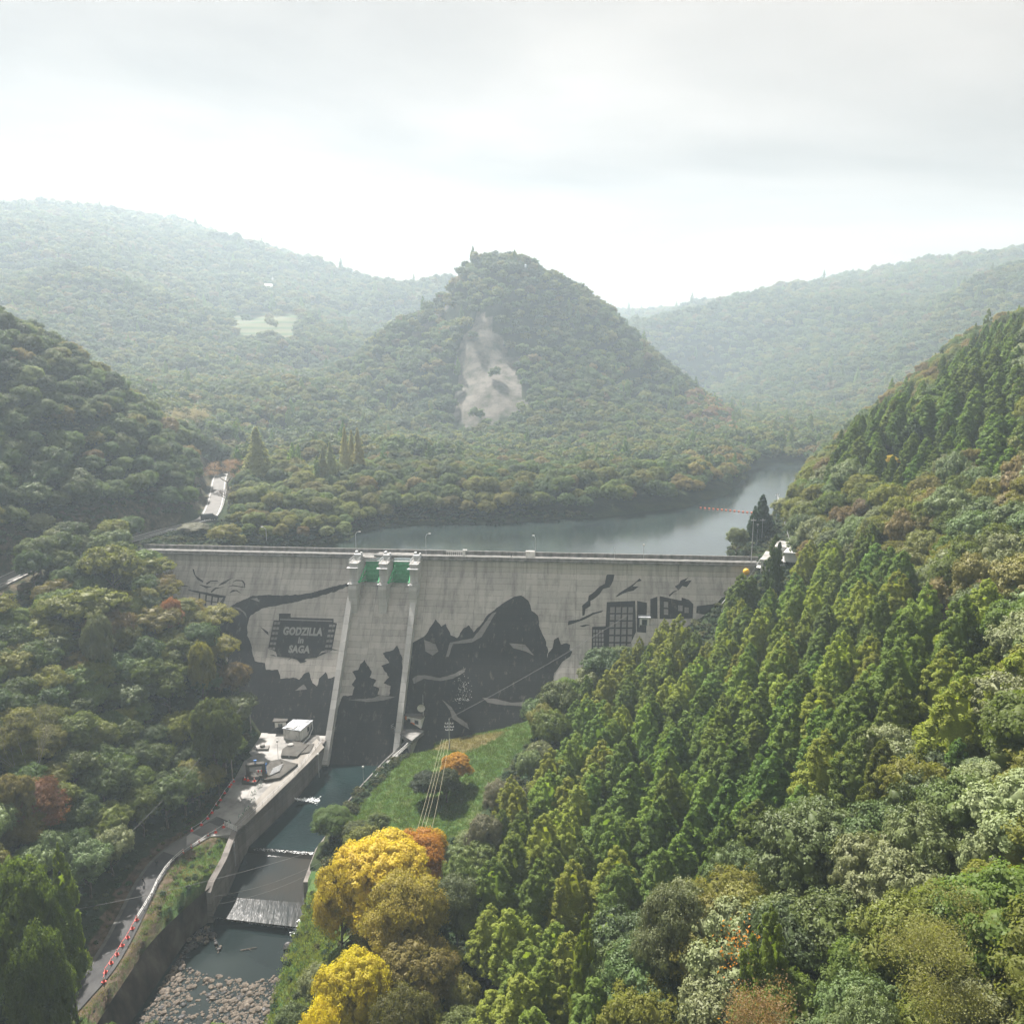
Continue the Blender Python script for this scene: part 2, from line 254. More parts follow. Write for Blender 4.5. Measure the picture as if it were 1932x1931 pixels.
# ------------------------------------------------------------------ mesh and object helpers
def obj(name, me, m=None, parent=None, label=None, cat=None, group=None, kind=None, loc=None, rz=0, mw=None):
    o = bpy.data.objects.new(name, me); COL.objects.link(o)
    if m is not None:
        for q in (m if isinstance(m, (list, tuple)) else [m]): me.materials.append(q)
    if parent is not None: o.parent = parent
    if loc is not None: o.location = loc
    if rz: o.rotation_euler = (0, 0, rz)
    return tag(o, label, cat, group, kind)
def tag(o, label=None, cat=None, group=None, kind=None):
    if label: o['label'] = label
    if cat: o['category'] = cat
    if group: o['group'] = group
    if kind: o['kind'] = kind
    return o
def empty(name, loc, label, cat, group=None, rz=0):
    o = bpy.data.objects.new(name, None); COL.objects.link(o); o.location = loc; o.rotation_euler = (0, 0, rz); o.empty_display_size = .5
    return tag(o, label, cat, group)
class MB:
    """collects vertices and faces for one mesh"""
    def __init__(s): s.v = []; s.f = []; s.mi = []
    def add(s, vs, fs, mi=0):
        k = len(s.v); s.v += [tuple(v) for v in vs]; s.f += [tuple(i+k for i in f) for f in fs]; s.mi += [mi]*len(fs); return s
    def box(s, c, d, rz=0, mi=0):
        hx, hy, hz = d[0]/2, d[1]/2, d[2]/2; ca, sa = math.cos(rz), math.sin(rz)
        vs = [(c[0]+x*ca-y*sa, c[1]+x*sa+y*ca, c[2]+z) for z in (-hz, hz) for x, y in ((-hx,-hy),(hx,-hy),(hx,hy),(-hx,hy))]
        return s.add(vs, [(3,2,1,0),(4,5,6,7),(0,1,5,4),(1,2,6,5),(2,3,7,6),(3,0,4,7)], mi)
    def tube(s, a, b, r, r2=None, n=6, mi=0):
        a, b = Vector(a), Vector(b); r2 = r if r2 is None else r2; w = (b-a)
        if w.length < 1e-6: return s
        w.normalize(); u = w.orthogonal().normalized(); v = w.cross(u); vs = []
        for p, rr in ((a, r), (b, r2)): vs += [p+u*math.cos(2*math.pi*i/n)*rr+v*math.sin(2*math.pi*i/n)*rr for i in range(n)]
        fs = [(i, (i+1) % n, n+(i+1) % n, n+i) for i in range(n)]+[tuple(range(n))[::-1], tuple(range(n, 2*n))]
        return s.add(vs, fs, mi)
    def path(s, pts, r, n=5, mi=0):
        for a, b in zip(pts, pts[1:]): s.tube(a, b, r, n=n, mi=mi)
        return s
    def prism(s, poly, z0, z1, mi=0):
        """vertical prism over a polygon; z1 may be a number or one height per corner"""
        poly = [Vector((p[0], p[1], 0)) for p in poly]
        ar = sum(a.x*b.y-b.x*a.y for a, b in zip(poly, poly[1:]+poly[:1]))
        zt = list(z1) if isinstance(z1, (list, tuple)) else [z1]*len(poly); zb = list(z0) if isinstance(z0, (list, tuple)) else [z0]*len(poly)
        if ar < 0: poly = poly[::-1]; zt = zt[::-1]; zb = zb[::-1]
        n = len(poly); vs = [(p.x, p.y, zb[i]) for i, p in enumerate(poly)]+[(p.x, p.y, zt[i]) for i, p in enumerate(poly)]
        tri = geometry.tessellate_polygon([poly])
        fs = [(i, (i+1) % n, n+(i+1) % n, n+i) for i in range(n)]
        for a, b, c in tri:
            q = (poly[b]-poly[a]).cross(poly[c]-poly[a]).z
            if q < 0: b, c = c, b
            fs += [(n+a, n+b, n+c), (c, b, a)]
        return s.add(vs, fs, mi)
    def sphere(s, c, r, n=8, m=6, sc=(1,1,1), mi=0):
        vs = [(c[0], c[1], c[2]-r*sc[2])]
        for j in range(1, m):
            ph = -math.pi/2+math.pi*j/m
            vs += [(c[0]+r*sc[0]*math.cos(ph)*math.cos(2*math.pi*i/n), c[1]+r*sc[1]*math.cos(ph)*math.sin(2*math.pi*i/n), c[2]+r*sc[2]*math.sin(ph)) for i in range(n)]
        vs.append((c[0], c[1], c[2]+r*sc[2])); k = 1+(m-1)*n
        fs = [(0, 1+(i+1) % n, 1+i) for i in range(n)]
        for j in range(m-2): fs += [(1+j*n+i, 1+j*n+(i+1) % n, 1+(j+1)*n+(i+1) % n, 1+(j+1)*n+i) for i in range(n)]
        fs += [(k, 1+(m-2)*n+i, 1+(m-2)*n+(i+1) % n) for i in range(n)]
        return s.add(vs, fs, mi)
    def mesh(s, name, smooth=False):
        me = bpy.data.meshes.new(name); me.from_pydata(s.v, [], s.f); me.update()
        if any(s.mi): me.polygons.foreach_set('material_index', s.mi)
        if smooth: me.polygons.foreach_set('use_smooth', [True]*len(me.polygons))
        return me
    def build(s, name, m, parent=None, smooth=False, **kw): return obj(name, s.mesh(name, smooth), m, parent, **kw)
def inpoly(px, py, poly):
    poly = [(q[0], q[1]) for q in poly]
    px = np.asarray(px, float); py = np.asarray(py, float); r = np.zeros(px.shape, bool); n = len(poly)
    for i in range(n):
        x1, y1 = poly[i]; x2, y2 = poly[(i+1) % n]
        c = ((y1 > py) != (y2 > py)) & (px < (x2-x1)*(py-y1)/((y2-y1) or 1e-9)+x1); r ^= c
    return r
def seg_dist(x, y, line):
    """distance to a polyline and the height interpolated along it"""
    best = np.full(np.shape(x), 1e9); bz = np.zeros(np.shape(x))
    for a, b in zip(line, line[1:]):
        ax, ay, az = a; bx, by, bz_ = b; l2 = (bx-ax)**2+(by-ay)**2
        t = np.clip(((x-ax)*(bx-ax)+(y-ay)*(by-ay))/l2, 0, 1)
        d = np.hypot(x-ax-t*(bx-ax), y-ay-t*(by-ay)); k = d < best
        best = np.where(k, d, best); bz = np.where(k, az+t*(bz_-az), bz)
    return best, bz

# ------------------------------------------------------------------ TERRAIN
PZ = -44.0
near = [  # x, y, ground height
 (0,0,-38),(-40,0,-46),(-90,0,-40),(-160,0,-10),(-240,0,20),(60,0,4),(120,0,40),(200,0,75),(0,-200,-40),(-300,-200,30),(300,-200,80),
 (-52,60,-53),(-52,90,-53),(-60,40,-50),(-46,112,-51),(-38,112,-47),(-30,120,-43),(-10,122,-39),(10,100,-34),(26,62,-8),(0,70,-36),(-25,80,-42),(38,44,5),(45,60,6),(62,90,9),(30,90,-19),(19,75,-20),(22,85,-16),(50,110,-3),
 (40,120,-16),(20,135,-31),(0,145,-39),(-12,158,-42),(-24,150,-43),(-33,160,-45),(-36,140,-45),(-30,180,-44),(-16,190,-41),(0,190,-38),(8,180,-37),(14,165,-35),(20,200,-31),(31,188,-29),(47,160,-18),(63,170,-7),(45,205,-21),(85,130,17),(90,170,12),
 (99,200,15),(134,230,41),(147,230,48),(94,240,12),(88,250,3),(115,262,26),(150,190,45),(130,130,42),(110,90,38),(180,260,66),(230,200,90),(220,100,90),(300,150,120),(300,260,110),
 (78,232,0),(92,222,6),
 (-137,207,-1),(-126,256,0),(-113,286,0),(-118,318,1),(-127,343,3),(-145,195,-4),(-160,180,-6),(-114,190,-15),(-103,225,-11),(-118,225,-6),(-80,205,-25),(-72,196,-43),(-76,180,-44.5),(-90,165,-35),(-104,160,-23),(-88,125,-37),(-82,150,-43),(-80,120,-45),(-80,105,-45.5),(-76,100,-46),(-75,80,-46),(-100,100,-30),(-125,150,-12),(-120,110,-18),
 (-150,240,11),(-151,235,13),(-160,268,34),(-150,300,35),(-129,322,9),(-180,290,60),(-165,225,20),(-200,240,48),(-230,200,50),(-230,290,90),(-280,240,95),(-170,330,50),(-150,345,25),(-140,370,14),(-330,300,120),(-400,200,110),
 (-72,134,-45.5),(-68,120,-45.5),(-72,153,-45),(-66,160,-44.6),(-64,150,-45.5),(-67,110,-46),
 (-100,278,-1),(-85,292,-2),(-70,290,-3),(-64,282,-5),(-96,262,-2),(-78,268,-3),(-95,310,0),(-75,325,0),(-58,300,-6),(-48,318,-4),(-30,322,-4),(-60,345,3),(-90,345,4),
 (-112,352,3),(-75,358,2),(-90,400,5),(-130,395,7),(-50,395,4),(-110,440,8),(-60,440,7),
 (-14,316,-6),(20,325,-6),(50,335,-6),(78,350,-6),(100,372,-6),(122,408,-6),(140,440,-6),(160,500,-6),(172,520,-5),
 (-14,330,0),(30,343,1),(70,366,2),(96,395,2),(110,425,2),
 (-20,290,-16),(20,290,-16),(50,300,-16),(0,265,-18),(-40,262,-18),(40,255,-18),(80,310,-16),(110,360,-14),(140,415,-12),(158,455,-11),(168,490,-9),(90,330,-15),
 (73,266,-6),(88,290,-6),(105,318,-6),(122,345,-6),(140,380,-6),(158,420,-6),(172,460,-6),(185,500,-6),(84,262,1),(100,290,5),(120,310,14),(140,350,14),(165,400,14),(190,440,14),(200,480,6),(145,290,36),(180,340,48),(220,400,60),
 (230,520,2),(200,540,0),(170,545,1)]
for s_, d_, z_ in [(0,2,-3),(11,4,-13),(25,8,-22),(36,16,-31),(43,26,-41),(48,32,-44),(66,34,-46),(90,34,-46.5),(100,33,-43.5),(107,31,-42.5),(124,27.5,-38.5),(130,23,-35),(142,18,-28),(156,13,-21),(174,9,-13),(185,2,-3),
                   (10,-3,-10),(25,-3,-24),(50,-3,-46),(80,-3,-52),(107,-3,-44),(130,-3,-34),(150,-3,-24),(170,-3,-14),(60,12,-52),(85,12,-54),(110,12,-46),(-6,-6,-1.5)]:
    p = W(s_, d_, z_); near.append((p.x, p.y, p.z))
far = [  # d-pixel column, canopy row, distance
 (0,560,880),(60,525,860),(125,508,840),(180,530,820),(250,600,780),(330,650,740),(400,670,700),(450,720,600),(500,770,500),(430,800,430),(380,850,400),(300,740,440),(200,650,640),(100,600,680),(0,640,600),
 (0,368,1400),(80,388,1400),(190,425,1500),(320,440,1600),(450,470,1750),(520,482,1850),(600,500,2000),(740,530,2200),(0,450,1000),(150,480,1050),(300,520,1150),(400,560,1150),(460,600,1060),
 (440,592,1010),(500,592,1000),(560,592,1000),(450,640,850),(500,640,850),(550,640,850),(520,690,740),(490,730,640),(540,720,640),(520,820,480),(480,870,420),(560,880,420),
 (545,650,800),(600,575,1400),(680,540,1600),(760,530,1700),(850,522,1700),(640,650,1000),(700,710,760),(620,740,560),(740,610,720),
 (760,625,-749),(850,562,-788),(880,498,-778),(920,484,-768),(990,486,-778),(1062,516,-778),(1125,566,-758),(1172,640,-729),(1212,715,-691),(1250,795,-632),(1275,850,-535),
 (940,560,-710),(905,610,-681),(960,640,-681),(900,700,-637),(950,700,-632),(900,790,-594),(970,790,-588),(1050,600,-720),(1050,700,-642),(1120,700,-652),(1160,770,-613),(1050,780,-584),(1190,810,-574),(1120,840,-497),(900,840,-516),(1000,850,-497),(800,850,-497),(700,830,-535),(640,870,-477),(720,770,-632),(820,740,-652),(800,660,-729),(680,900,-400),(800,905,-400),(900,885,-400),(1000,880,-409),(1240,870,-438),
 (1390,862,430),(1350,840,445),(1310,800,560),(1330,775,600),(1400,790,640),(1480,800,700),(1560,800,720),(1520,850,580),(1480,865,540),
 (1200,640,1500),(1300,608,1600),(1420,575,1600),(1560,562,1550),(1730,564,1400),(1800,540,1150),(1850,505,1050),(1932,500,1000),(1500,700,1050),(1650,700,900),(1750,680,780),(1850,650,640),(1932,600,620),(1400,730,1000),(1350,760,900),(1600,780,760),
 (-300,600,500),(-400,450,900),(-300,330,1400),(2250,480,900),(2250,560,500),(2400,420,1500),(960,660,1500),(960,640,2400),(1300,600,2600),(300,400,2600),(2000,450,2600),(-500,300,2600)]
CP = [(x, y, z) for x, y, z in near]
def stretch(D): return -D if D < 0 else D if D < 340 else 340+1350*(1-math.exp(-(D-340)/950))
for px, py, D in far:
    D = stretch(D)
    p = atD(px, py, D); CP.append((p.x, D, p.z-(8 if D < 600 else 10 if D < 900 else 13 if D < 1400 else 22)))
CP += [(290,1250,0),(290,1050,-2),(330,950,0),(250,1150,5)]
CP += [(-2200,-400,100),(2200,-400,100),(-2600,2900,300),(2600,2900,300),(0,3000,150),(-2600,1200,300),(2600,1200,300)]
CP = np.array(CP)
def rbf_phi(r): return np.sqrt(r*r+9.0)
A = rbf_phi(np.hypot(CP[:,None,0]-CP[None,:,0], CP[:,None,1]-CP[None,:,1]))
n_ = len(CP); Pm = np.c_[np.ones(n_), CP[:,0]/1000, CP[:,1]/1000]
K = np.block([[A-np.eye(n_)*.5, Pm], [Pm.T, np.zeros((3,3))]]); wts = np.linalg.solve(K, np.r_[CP[:,2], 0, 0, 0])
def rbf(x, y):
    sh = np.shape(x); x = np.ravel(x); y = np.ravel(y); o = np.zeros(len(x))
    for i in range(0, len(x), 20000):
        xa, ya = x[i:i+20000], y[i:i+20000]
        o[i:i+20000] = rbf_phi(np.hypot(xa[:,None]-CP[None,:,0], ya[:,None]-CP[None,:,1]))@wts[:-3]+wts[-3]+wts[-2]*xa/1000+wts[-1]*ya/1000
    return o.reshape(sh)
def bump_noise(x, y):
    d = np.hypot(x, y); a = np.clip((d-280)/500, 0, 1)
    r = np.zeros(np.shape(x))
    for k, (fx, fy, ph) in enumerate([(1,.3,.5),(-.4,1.1,2.),(.8,-.9,4.),(1.3,.9,1.)]):
        r += np.sin((x*fx+y*fy)/47+ph)*3.2+np.sin((x*fy-y*fx)/19+ph*2)*1.1
    for k, (fx, fy, ph) in enumerate([(1,.5,.3),(-.6,1,1.2)]): r += np.sin((x*fx+y*fy)/190+ph)*9*np.clip((d-700)/700, 0, 1)
    return r*a
def pts(*a, z): return [at(px, py, z) for px, py in a]
# the river, apron and roads, laid out once and shared by ground and structures
wall_top = [W(67.6, 34, PZ)]+pts((560,1463), (500,1520), (447,1569), z=PZ)+[at(428,1620,-45), at(404,1664,-46), at(398,1684,-47)]
apron_l = pts((528,1340), (508,1360), (488,1388), (462,1432), (430,1492), (396,1540), (352,1577), z=PZ)
apron_poly = [W(50, 31.5, PZ), W(67.6, 31.5, PZ)]+wall_top[:4]+[at(432,1574,PZ), at(395,1577,PZ), at(352,1600,PZ)]+apron_l[::-1]
road_c = [at(425,1546,PZ+.03), at(385,1570,PZ), at(340,1598,PZ-.1), at(308,1625,-44.5), at(280,1665,-44.9), at(252,1722,-45.2), at(222,1780,-45.5), at(190,1830,-45.8), at(150,1876,-46.2), at(98,1932,-46.8), at(30,2000,-47.6)]
def sub(line, n=6):
    o = []; q = [line[0]]+list(line)+[line[-1]]
    for i in range(1, len(q)-2):
        for k in range(n):
            t = k/n; a, b, c, d = q[i-1], q[i], q[i+1], q[i+2]
            o.append(.5*((2*b)+(c-a)*t+(2*a-5*b+4*c-d)*t*t+(3*b-a-3*c+d)*t**3))
    return o+[line[-1]]
road_s = sub(road_c)
up_road = sub([at(-60,1125,-2.0), at(0,1098,-1.2), at(60,1070,-.8), at(130,1048,-.6), at(232,1022,-.3), at(300,1003,0), at(352,990,.3), at(388,978,.8), at(402,958,1.4), at(409,932,2.2), at(413,908,3.0), at(418,893,4.0)])
rw_line = [at(742,1428,-47), at(655,1520,-47), at(595,1602,-47), at(572,1664,-47)]                 # right bank wall, river side
bank_r = [at(578,1726,-53), at(574,1752,-52.6), at(545,1830,-52.6), at(508,1932,-52.6), at(470,2040,-52.6)]
revet_top = [at(404,1664,-46), at(372,1690,-46.2), at(330,1728,-46.4), at(284,1775,-46.6), at(238,1842,-46.9), at(190,1915,-47.2), at(140,2000,-47.6)]
revet_bot = [at(410,1726,-53.6), at(388,1744,-53.8), at(362,1765,-54), at(330,1812,-54), at(285,1880,-54), at(248,1935,-54), at(195,2020,-54)]
river_poly = [(p.x, p.y) for p in wall_top[:6]]+[(p.x, p.y) for p in revet_bot]+[(p.x, p.y) for p in bank_r[::-1]]+[(p.x, p.y) for p in rw_line[::-1]]+[(W(85.5,30,0).x, W(85.5,30,0).y), (W(67.6,30,0).x, W(67.6,30,0).y)]
verge_poly = [(p.x, p.y) for p in revet_top]+[(p.x, p.y) for p in revet_bot[::-1]]
def height(x, y):
    h = rbf(x, y)+bump_noise(x, y)
    lk = inpoly(x, y, [(-119,235),(120,235),(170,330),(212,420),(250,575),(140,575),(50,425),(-25,368),(-119,328)])
    h = np.where((y > 330) & ~lk, np.maximum(h, -1.5), h)
    h = np.where(h > 300, 300+(h-300)*.2, h); h = np.minimum(h, 330)
    q = np.stack([x, y], -1)-L0; s = q@U; d = q@V
    body = (s > 1.5) & (s < 186) & (d > -9)
    fz = np.where(d < 2, -9., ZB-np.maximum(d, 0)/SL-2.5)
    h = np.where(body & (d < 3), np.minimum(h, fz), h)
    h = np.where(body & (d >= 3) & (d < 38) & (s > 50) & (s < 98), np.minimum(h, fz), h)
    k = inpoly(x, y, [(p.x, p.y) for p in apron_poly]); h = np.where(k, PZ-.35, h)
    for line, hw, soft, off in ((road_s, 2.6, 3.0, -.22), (up_road, 4.5, 4.0, -.3)):
        dd, z = seg_dist(x, y, [tuple(p) for p in line]); t = np.clip((dd-hw)/soft, 0, 1); t = t*t*(3-2*t)
        h = (z+off)*(1-t)+h*t
    # bank between the two revetment lines falls evenly, river bed flat
    k = inpoly(x, y, verge_poly)
    dt, zt = seg_dist(x, y, [tuple(p) for p in revet_top]); db, zb = seg_dist(x, y, [tuple(p) for p in revet_bot])
    h = np.where(k, (zt*db+zb*dt)/(dt+db+1e-6)-2.4, h)
    h = np.where(db < 2.6, np.minimum(h, zb-1.5), h)
    k = inpoly(x, y, river_poly) | (seg_dist(x, y, [(*q_, 0) for q_ in river_poly])[0] < .55); h = np.where(k, np.where(y > 140, -58., -54.5), h)
    inch = (s > 66) & (s < 87) & (d > -3) & (d < 40); h = np.where(inch, np.minimum(h, -56), h)
    return h
def axis(segs):
    o = []
    for a, b, st in segs: o += list(np.arange(a, b, st))
    return np.array(o)
xs = axis([(-2600,-1300,50),(-1300,-400,14),(-400,-190,5),(-190,-84,1.6),(-84,-30,.8),(-30,160,1.6),(160,420,5),(420,1400,14),(1400,2601,50)])
ys = axis([(-350,20,20),(20,100,3),(100,215,.8),(215,262,1.6),(262,420,3),(420,900,6),(900,1900,14),(1900,3000,50)])
X, Y = np.meshgrid(xs, ys); Z = height(X, Y)
def hz(x, y):
    return height(np.atleast_1d(np.asarray(x, float)), np.atleast_1d(np.asarray(y, float)))
def hz1(x, y): return float(hz(x, y)[0])
me = bpy.data.meshes.new('ground'); nx, ny = len(xs), len(ys)
co = np.stack([X, Y, Z], -1).reshape(-1, 3); idx = np.arange(nx*ny).reshape(ny, nx)
fc = np.stack([idx[:-1,:-1], idx[:-1,1:], idx[1:,1:], idx[1:,:-1]], -1).reshape(-1, 4)
def fill(me, co, fc):
    k = fc.shape[1]; me.vertices.add(len(co)); me.vertices.foreach_set('co', co.astype(np.float32).ravel())
    me.loops.add(fc.size); me.loops.foreach_set('vertex_index', fc.astype(np.int32).ravel())
    me.polygons.add(len(fc)); me.polygons.foreach_set('loop_start', np.arange(0, fc.size, k, dtype=np.int32)); me.polygons.foreach_set('loop_total', np.full(len(fc), k, np.int32))
    me.update(calc_edges=True)
fill(me, co, fc); me.polygons.foreach_set('use_smooth', [True]*len(me.polygons))
PX, PY = proj(co[:,0], co[:,1], co[:,2])
def attr(name, v):
    a = me.attributes.new(name, 'FLOAT', 'POINT'); a.data.foreach_set('value', v.astype(np.float32))
def wpoly(lst, z): return [tuple(at(px, py, z))[:2] for px, py in lst]
mound_poly = wpoly([(738,1438),(800,1375),(890,1383),(1010,1345),(1065,1335),(1010,1420),(945,1480),(880,1585),(820,1600),(700,1580),(618,1590),(652,1528)], -42)
gx, gy = co[:,0], co[:,1]
vg = inpoly(gx, gy, verge_poly); dt, _ = seg_dist(gx, gy, [tuple(p) for p in revet_top]); drd, _ = seg_dist(gx, gy, [tuple(p) for p in road_s])
grass = inpoly(gx, gy, mound_poly) | ((drd < 12) & (gx > -72) & ~inpoly(gx, gy, river_poly)) | ((gx > -44) & (gx < -24) & (gy < 150) & (gy > 90))
attr('grass', grass*.8); attr('drygrass', inpoly(gx, gy, wpoly([(815,1400),(850,1378),(960,1385),(935,1405),(880,1425)], -41))*1.0+(vg & (dt < 5))*.45)
attr('soil', ((drd < 5) & (gx < -60))*.62+((seg_dist(gx, gy, [tuple(p) for p in up_road])[0] < 12) & (gx < -120))*.5)
JX = PX+9*np.sin(gx/7.1+gy/13)+6*np.sin(gx/3.3-gy/5); JY = PY+8*np.sin(gx/9.2-gy/11); cl = inpoly(JX, JY, [(900,590),(935,600),(955,640),(985,700),(985,780),(930,812),(890,800),(835,800),(858,740),(870,690),(865,640),(885,625)]) | inpoly(PX, PY, [(855,560),(868,565),(790,640),(765,640)]) | inpoly(PX, PY, [(1070,660),(1110,690),(1120,730),(1085,720)])
attr('cliff', (cl & (gy > 430) & (gy < 800))*.9); field = inpoly(PX, PY, [(425,588),(565,586),(560,640),(520,660),(450,640)]) & (gy > 900) & (gy < 1700); attr('field', field*1.)
obj('ground', me, M['terrain'], kind='structure')
TERR_Z = Z
from bisect import bisect_right
def gz(x, y):
    """height of the ground mesh itself"""
    x = np.atleast_1d(np.asarray(x, float)); y = np.atleast_1d(np.asarray(y, float))
    i = np.clip(np.searchsorted(xs, x)-1, 0, nx-2); j = np.clip(np.searchsorted(ys, y)-1, 0, ny-2)
    tx = (x-xs[i])/(xs[i+1]-xs[i]); ty = (y-ys[j])/(ys[j+1]-ys[j])
    return (Z[j,i]*(1-tx)+Z[j,i+1]*tx)*(1-ty)+(Z[j+1,i]*(1-tx)+Z[j+1,i+1]*tx)*ty
def g1(x, y): return float(gz(x, y)[0])

# ------------------------------------------------------------------ WATER
def flat(name, poly, z, m, **kw):
    b = MB(); P = [Vector((p[0], p[1], 0)) for p in poly]; tri = geometry.tessellate_polygon([P])
    fs = [t if (P[t[1]]-P[t[0]]).cross(P[t[2]]-P[t[0]]).z > 0 else t[::-1] for t in tri]
    b.add([(p.x, p.y, z) for p in P], fs); return b.build(name, m, **kw)
a_, b_ = W(0, -7.5, 0), W(186, -7.5, 0)
flat('lake_water', [(a_.x, a_.y), (b_.x, b_.y), (110,262), (160,330), (200,420), (235,560), (150,560), (60,420), (-20,360), (-110,320)], -6, M['lake'], kind='structure')
# channel pools: upper basin, thin water over the apron, stilling pool, stream
def strip(y0px, y1px, z0, z1, name, m, n=14, lx=0.3, rx=0.3):
    b = MB(); vs = []; k = 24
    for i in range(n+1):
        f = i/n; z = z0+(z1-z0)*f
        yl = at(*y0px[0], z0).y*(1-f)+at(*y1px[0], z1).y*f; yr = at(*y0px[1], z0).y*(1-f)+at(*y1px[1], z1).y*f
        xl = at(*y0px[0], z0).x*(1-f)+at(*y1px[0], z1).x*f; xr = at(*y0px[1], z0).x*(1-f)+at(*y1px[1], z1).x*f
        for j in range(k+1):
            g = j/k; vs.append((xl-lx+(xr+rx-xl+lx)*g, yl+(yr-yl)*g, z))
    fs = [(i*(k+1)+j, (i+1)*(k+1)+j, (i+1)*(k+1)+j+1, i*(k+1)+j+1) for i in range(n) for j in range(k)]
    return b.add(vs, fs).build(name, m, kind='structure')
strip([(600,1418),(748,1420)], [(478,1597),(594,1607)], -50, -50, 'river_basin_water', M['river'], lx=1.2, rx=1.2)
strip([(478,1597),(594,1607)], [(474,1608),(592,1622)], -50, -51.0, 'weir_water', M['sheet'], n=3, lx=1, rx=1)
strip([(474,1608),(592,1622)], [(440,1690),(577,1703)], -51.0, -51.7, 'sliding_water', M['sheet'], lx=1.3, rx=1)
strip([(440,1690),(577,1703)], [(404,1727),(577,1751)], -51.7, -52.3, 'weir_apron_water', M['sheet'], lx=2.5, rx=1)
q = [at(404,1727,-53.6), at(577,1751,-53.6)]
MB().add([(q[0].x-2, q[0].y+.1, -52.28), (q[1].x+1, q[1].y+.1, -52.28), (q[1].x+1, q[1].y, -56), (q[0].x-2, q[0].y, -56)], [(3,2,1,0)]).build('weir_sill', M['revet'], kind='structure')
flat('stream_water', [(-66,147), (-38,147), (-38,100), (-39,84), (-75,84), (-72,120)], -53.7, M['stream'], kind='structure')

# ------------------------------------------------------------------ DAM
A_DAM = math.atan2(U[1], U[0])
dam = empty('concrete_dam', (L0[0], L0[1], 0), 'grey concrete gravity dam across the valley with a green gated spillway and dark washed mural', 'dam', rz=A_DAM)
def prof(mb, s0, s1, pr, nz=24):
    """extrude a (d, z) outline from s0 to s1 in dam-local space"""
    n = len(pr); vs = [(s0, -d, z) for d, z in pr]+[(s1, -d, z) for d, z in pr]
    fs = [(i, (i+1) % n, n+(i+1) % n, n+i) for i in range(n)]+[tuple(range(n))[::-1], tuple(range(n, 2*n))]
    mb.add(vs, fs)
zt = -58.; full = [(-7,-1.2), (0,-1.2), (0,ZB+.8), (.35,ZB-.5), (SL*(ZB-zt), zt), (-7, zt)]
b = MB(); prof(b, -3, 70.6, full); prof(b, 85.4, 190, full)
chute = [(-7,-10.5), (-3,-9.0), (1,-8.6), (3.1,-9.0), (5.6,-12.0), (SL*(ZB-(-16)), -16), (SL*(ZB-zt), zt), (-7, zt)]
prof(b, 70.6, 85.4, chute)
b.build('dam_body', M['dam'], dam)
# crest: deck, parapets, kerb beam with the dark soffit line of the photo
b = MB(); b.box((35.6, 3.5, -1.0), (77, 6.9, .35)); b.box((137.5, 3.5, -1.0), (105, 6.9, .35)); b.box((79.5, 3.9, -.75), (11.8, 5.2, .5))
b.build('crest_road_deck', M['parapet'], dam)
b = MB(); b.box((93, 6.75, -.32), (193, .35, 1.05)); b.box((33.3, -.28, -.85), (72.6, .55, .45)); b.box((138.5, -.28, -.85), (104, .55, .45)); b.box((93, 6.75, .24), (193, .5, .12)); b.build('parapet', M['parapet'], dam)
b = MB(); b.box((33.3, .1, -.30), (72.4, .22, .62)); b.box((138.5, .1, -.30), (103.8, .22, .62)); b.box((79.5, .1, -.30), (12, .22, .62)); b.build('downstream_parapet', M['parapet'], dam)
b = MB(); b.tube((-3, .1, .28), (190, .1, .28), .06); b.tube((-3, .1, .08), (190, .1, .08), .04)
for s_ in np.arange(-3, 190.5, 2.5): b.tube((s_, .1, 0), (s_, .1, .3), .04, n=4)
b.build('crest_handrail', M['steelw'], dam)
# small drains under the crest line and the stained vertical joints stay in the material; a round outlet
b = MB(); b.sphere((102, -.1, -4.2), .35, sc=(1,.4,1)); b.build('drain_outlet', M['rubber'], dam)
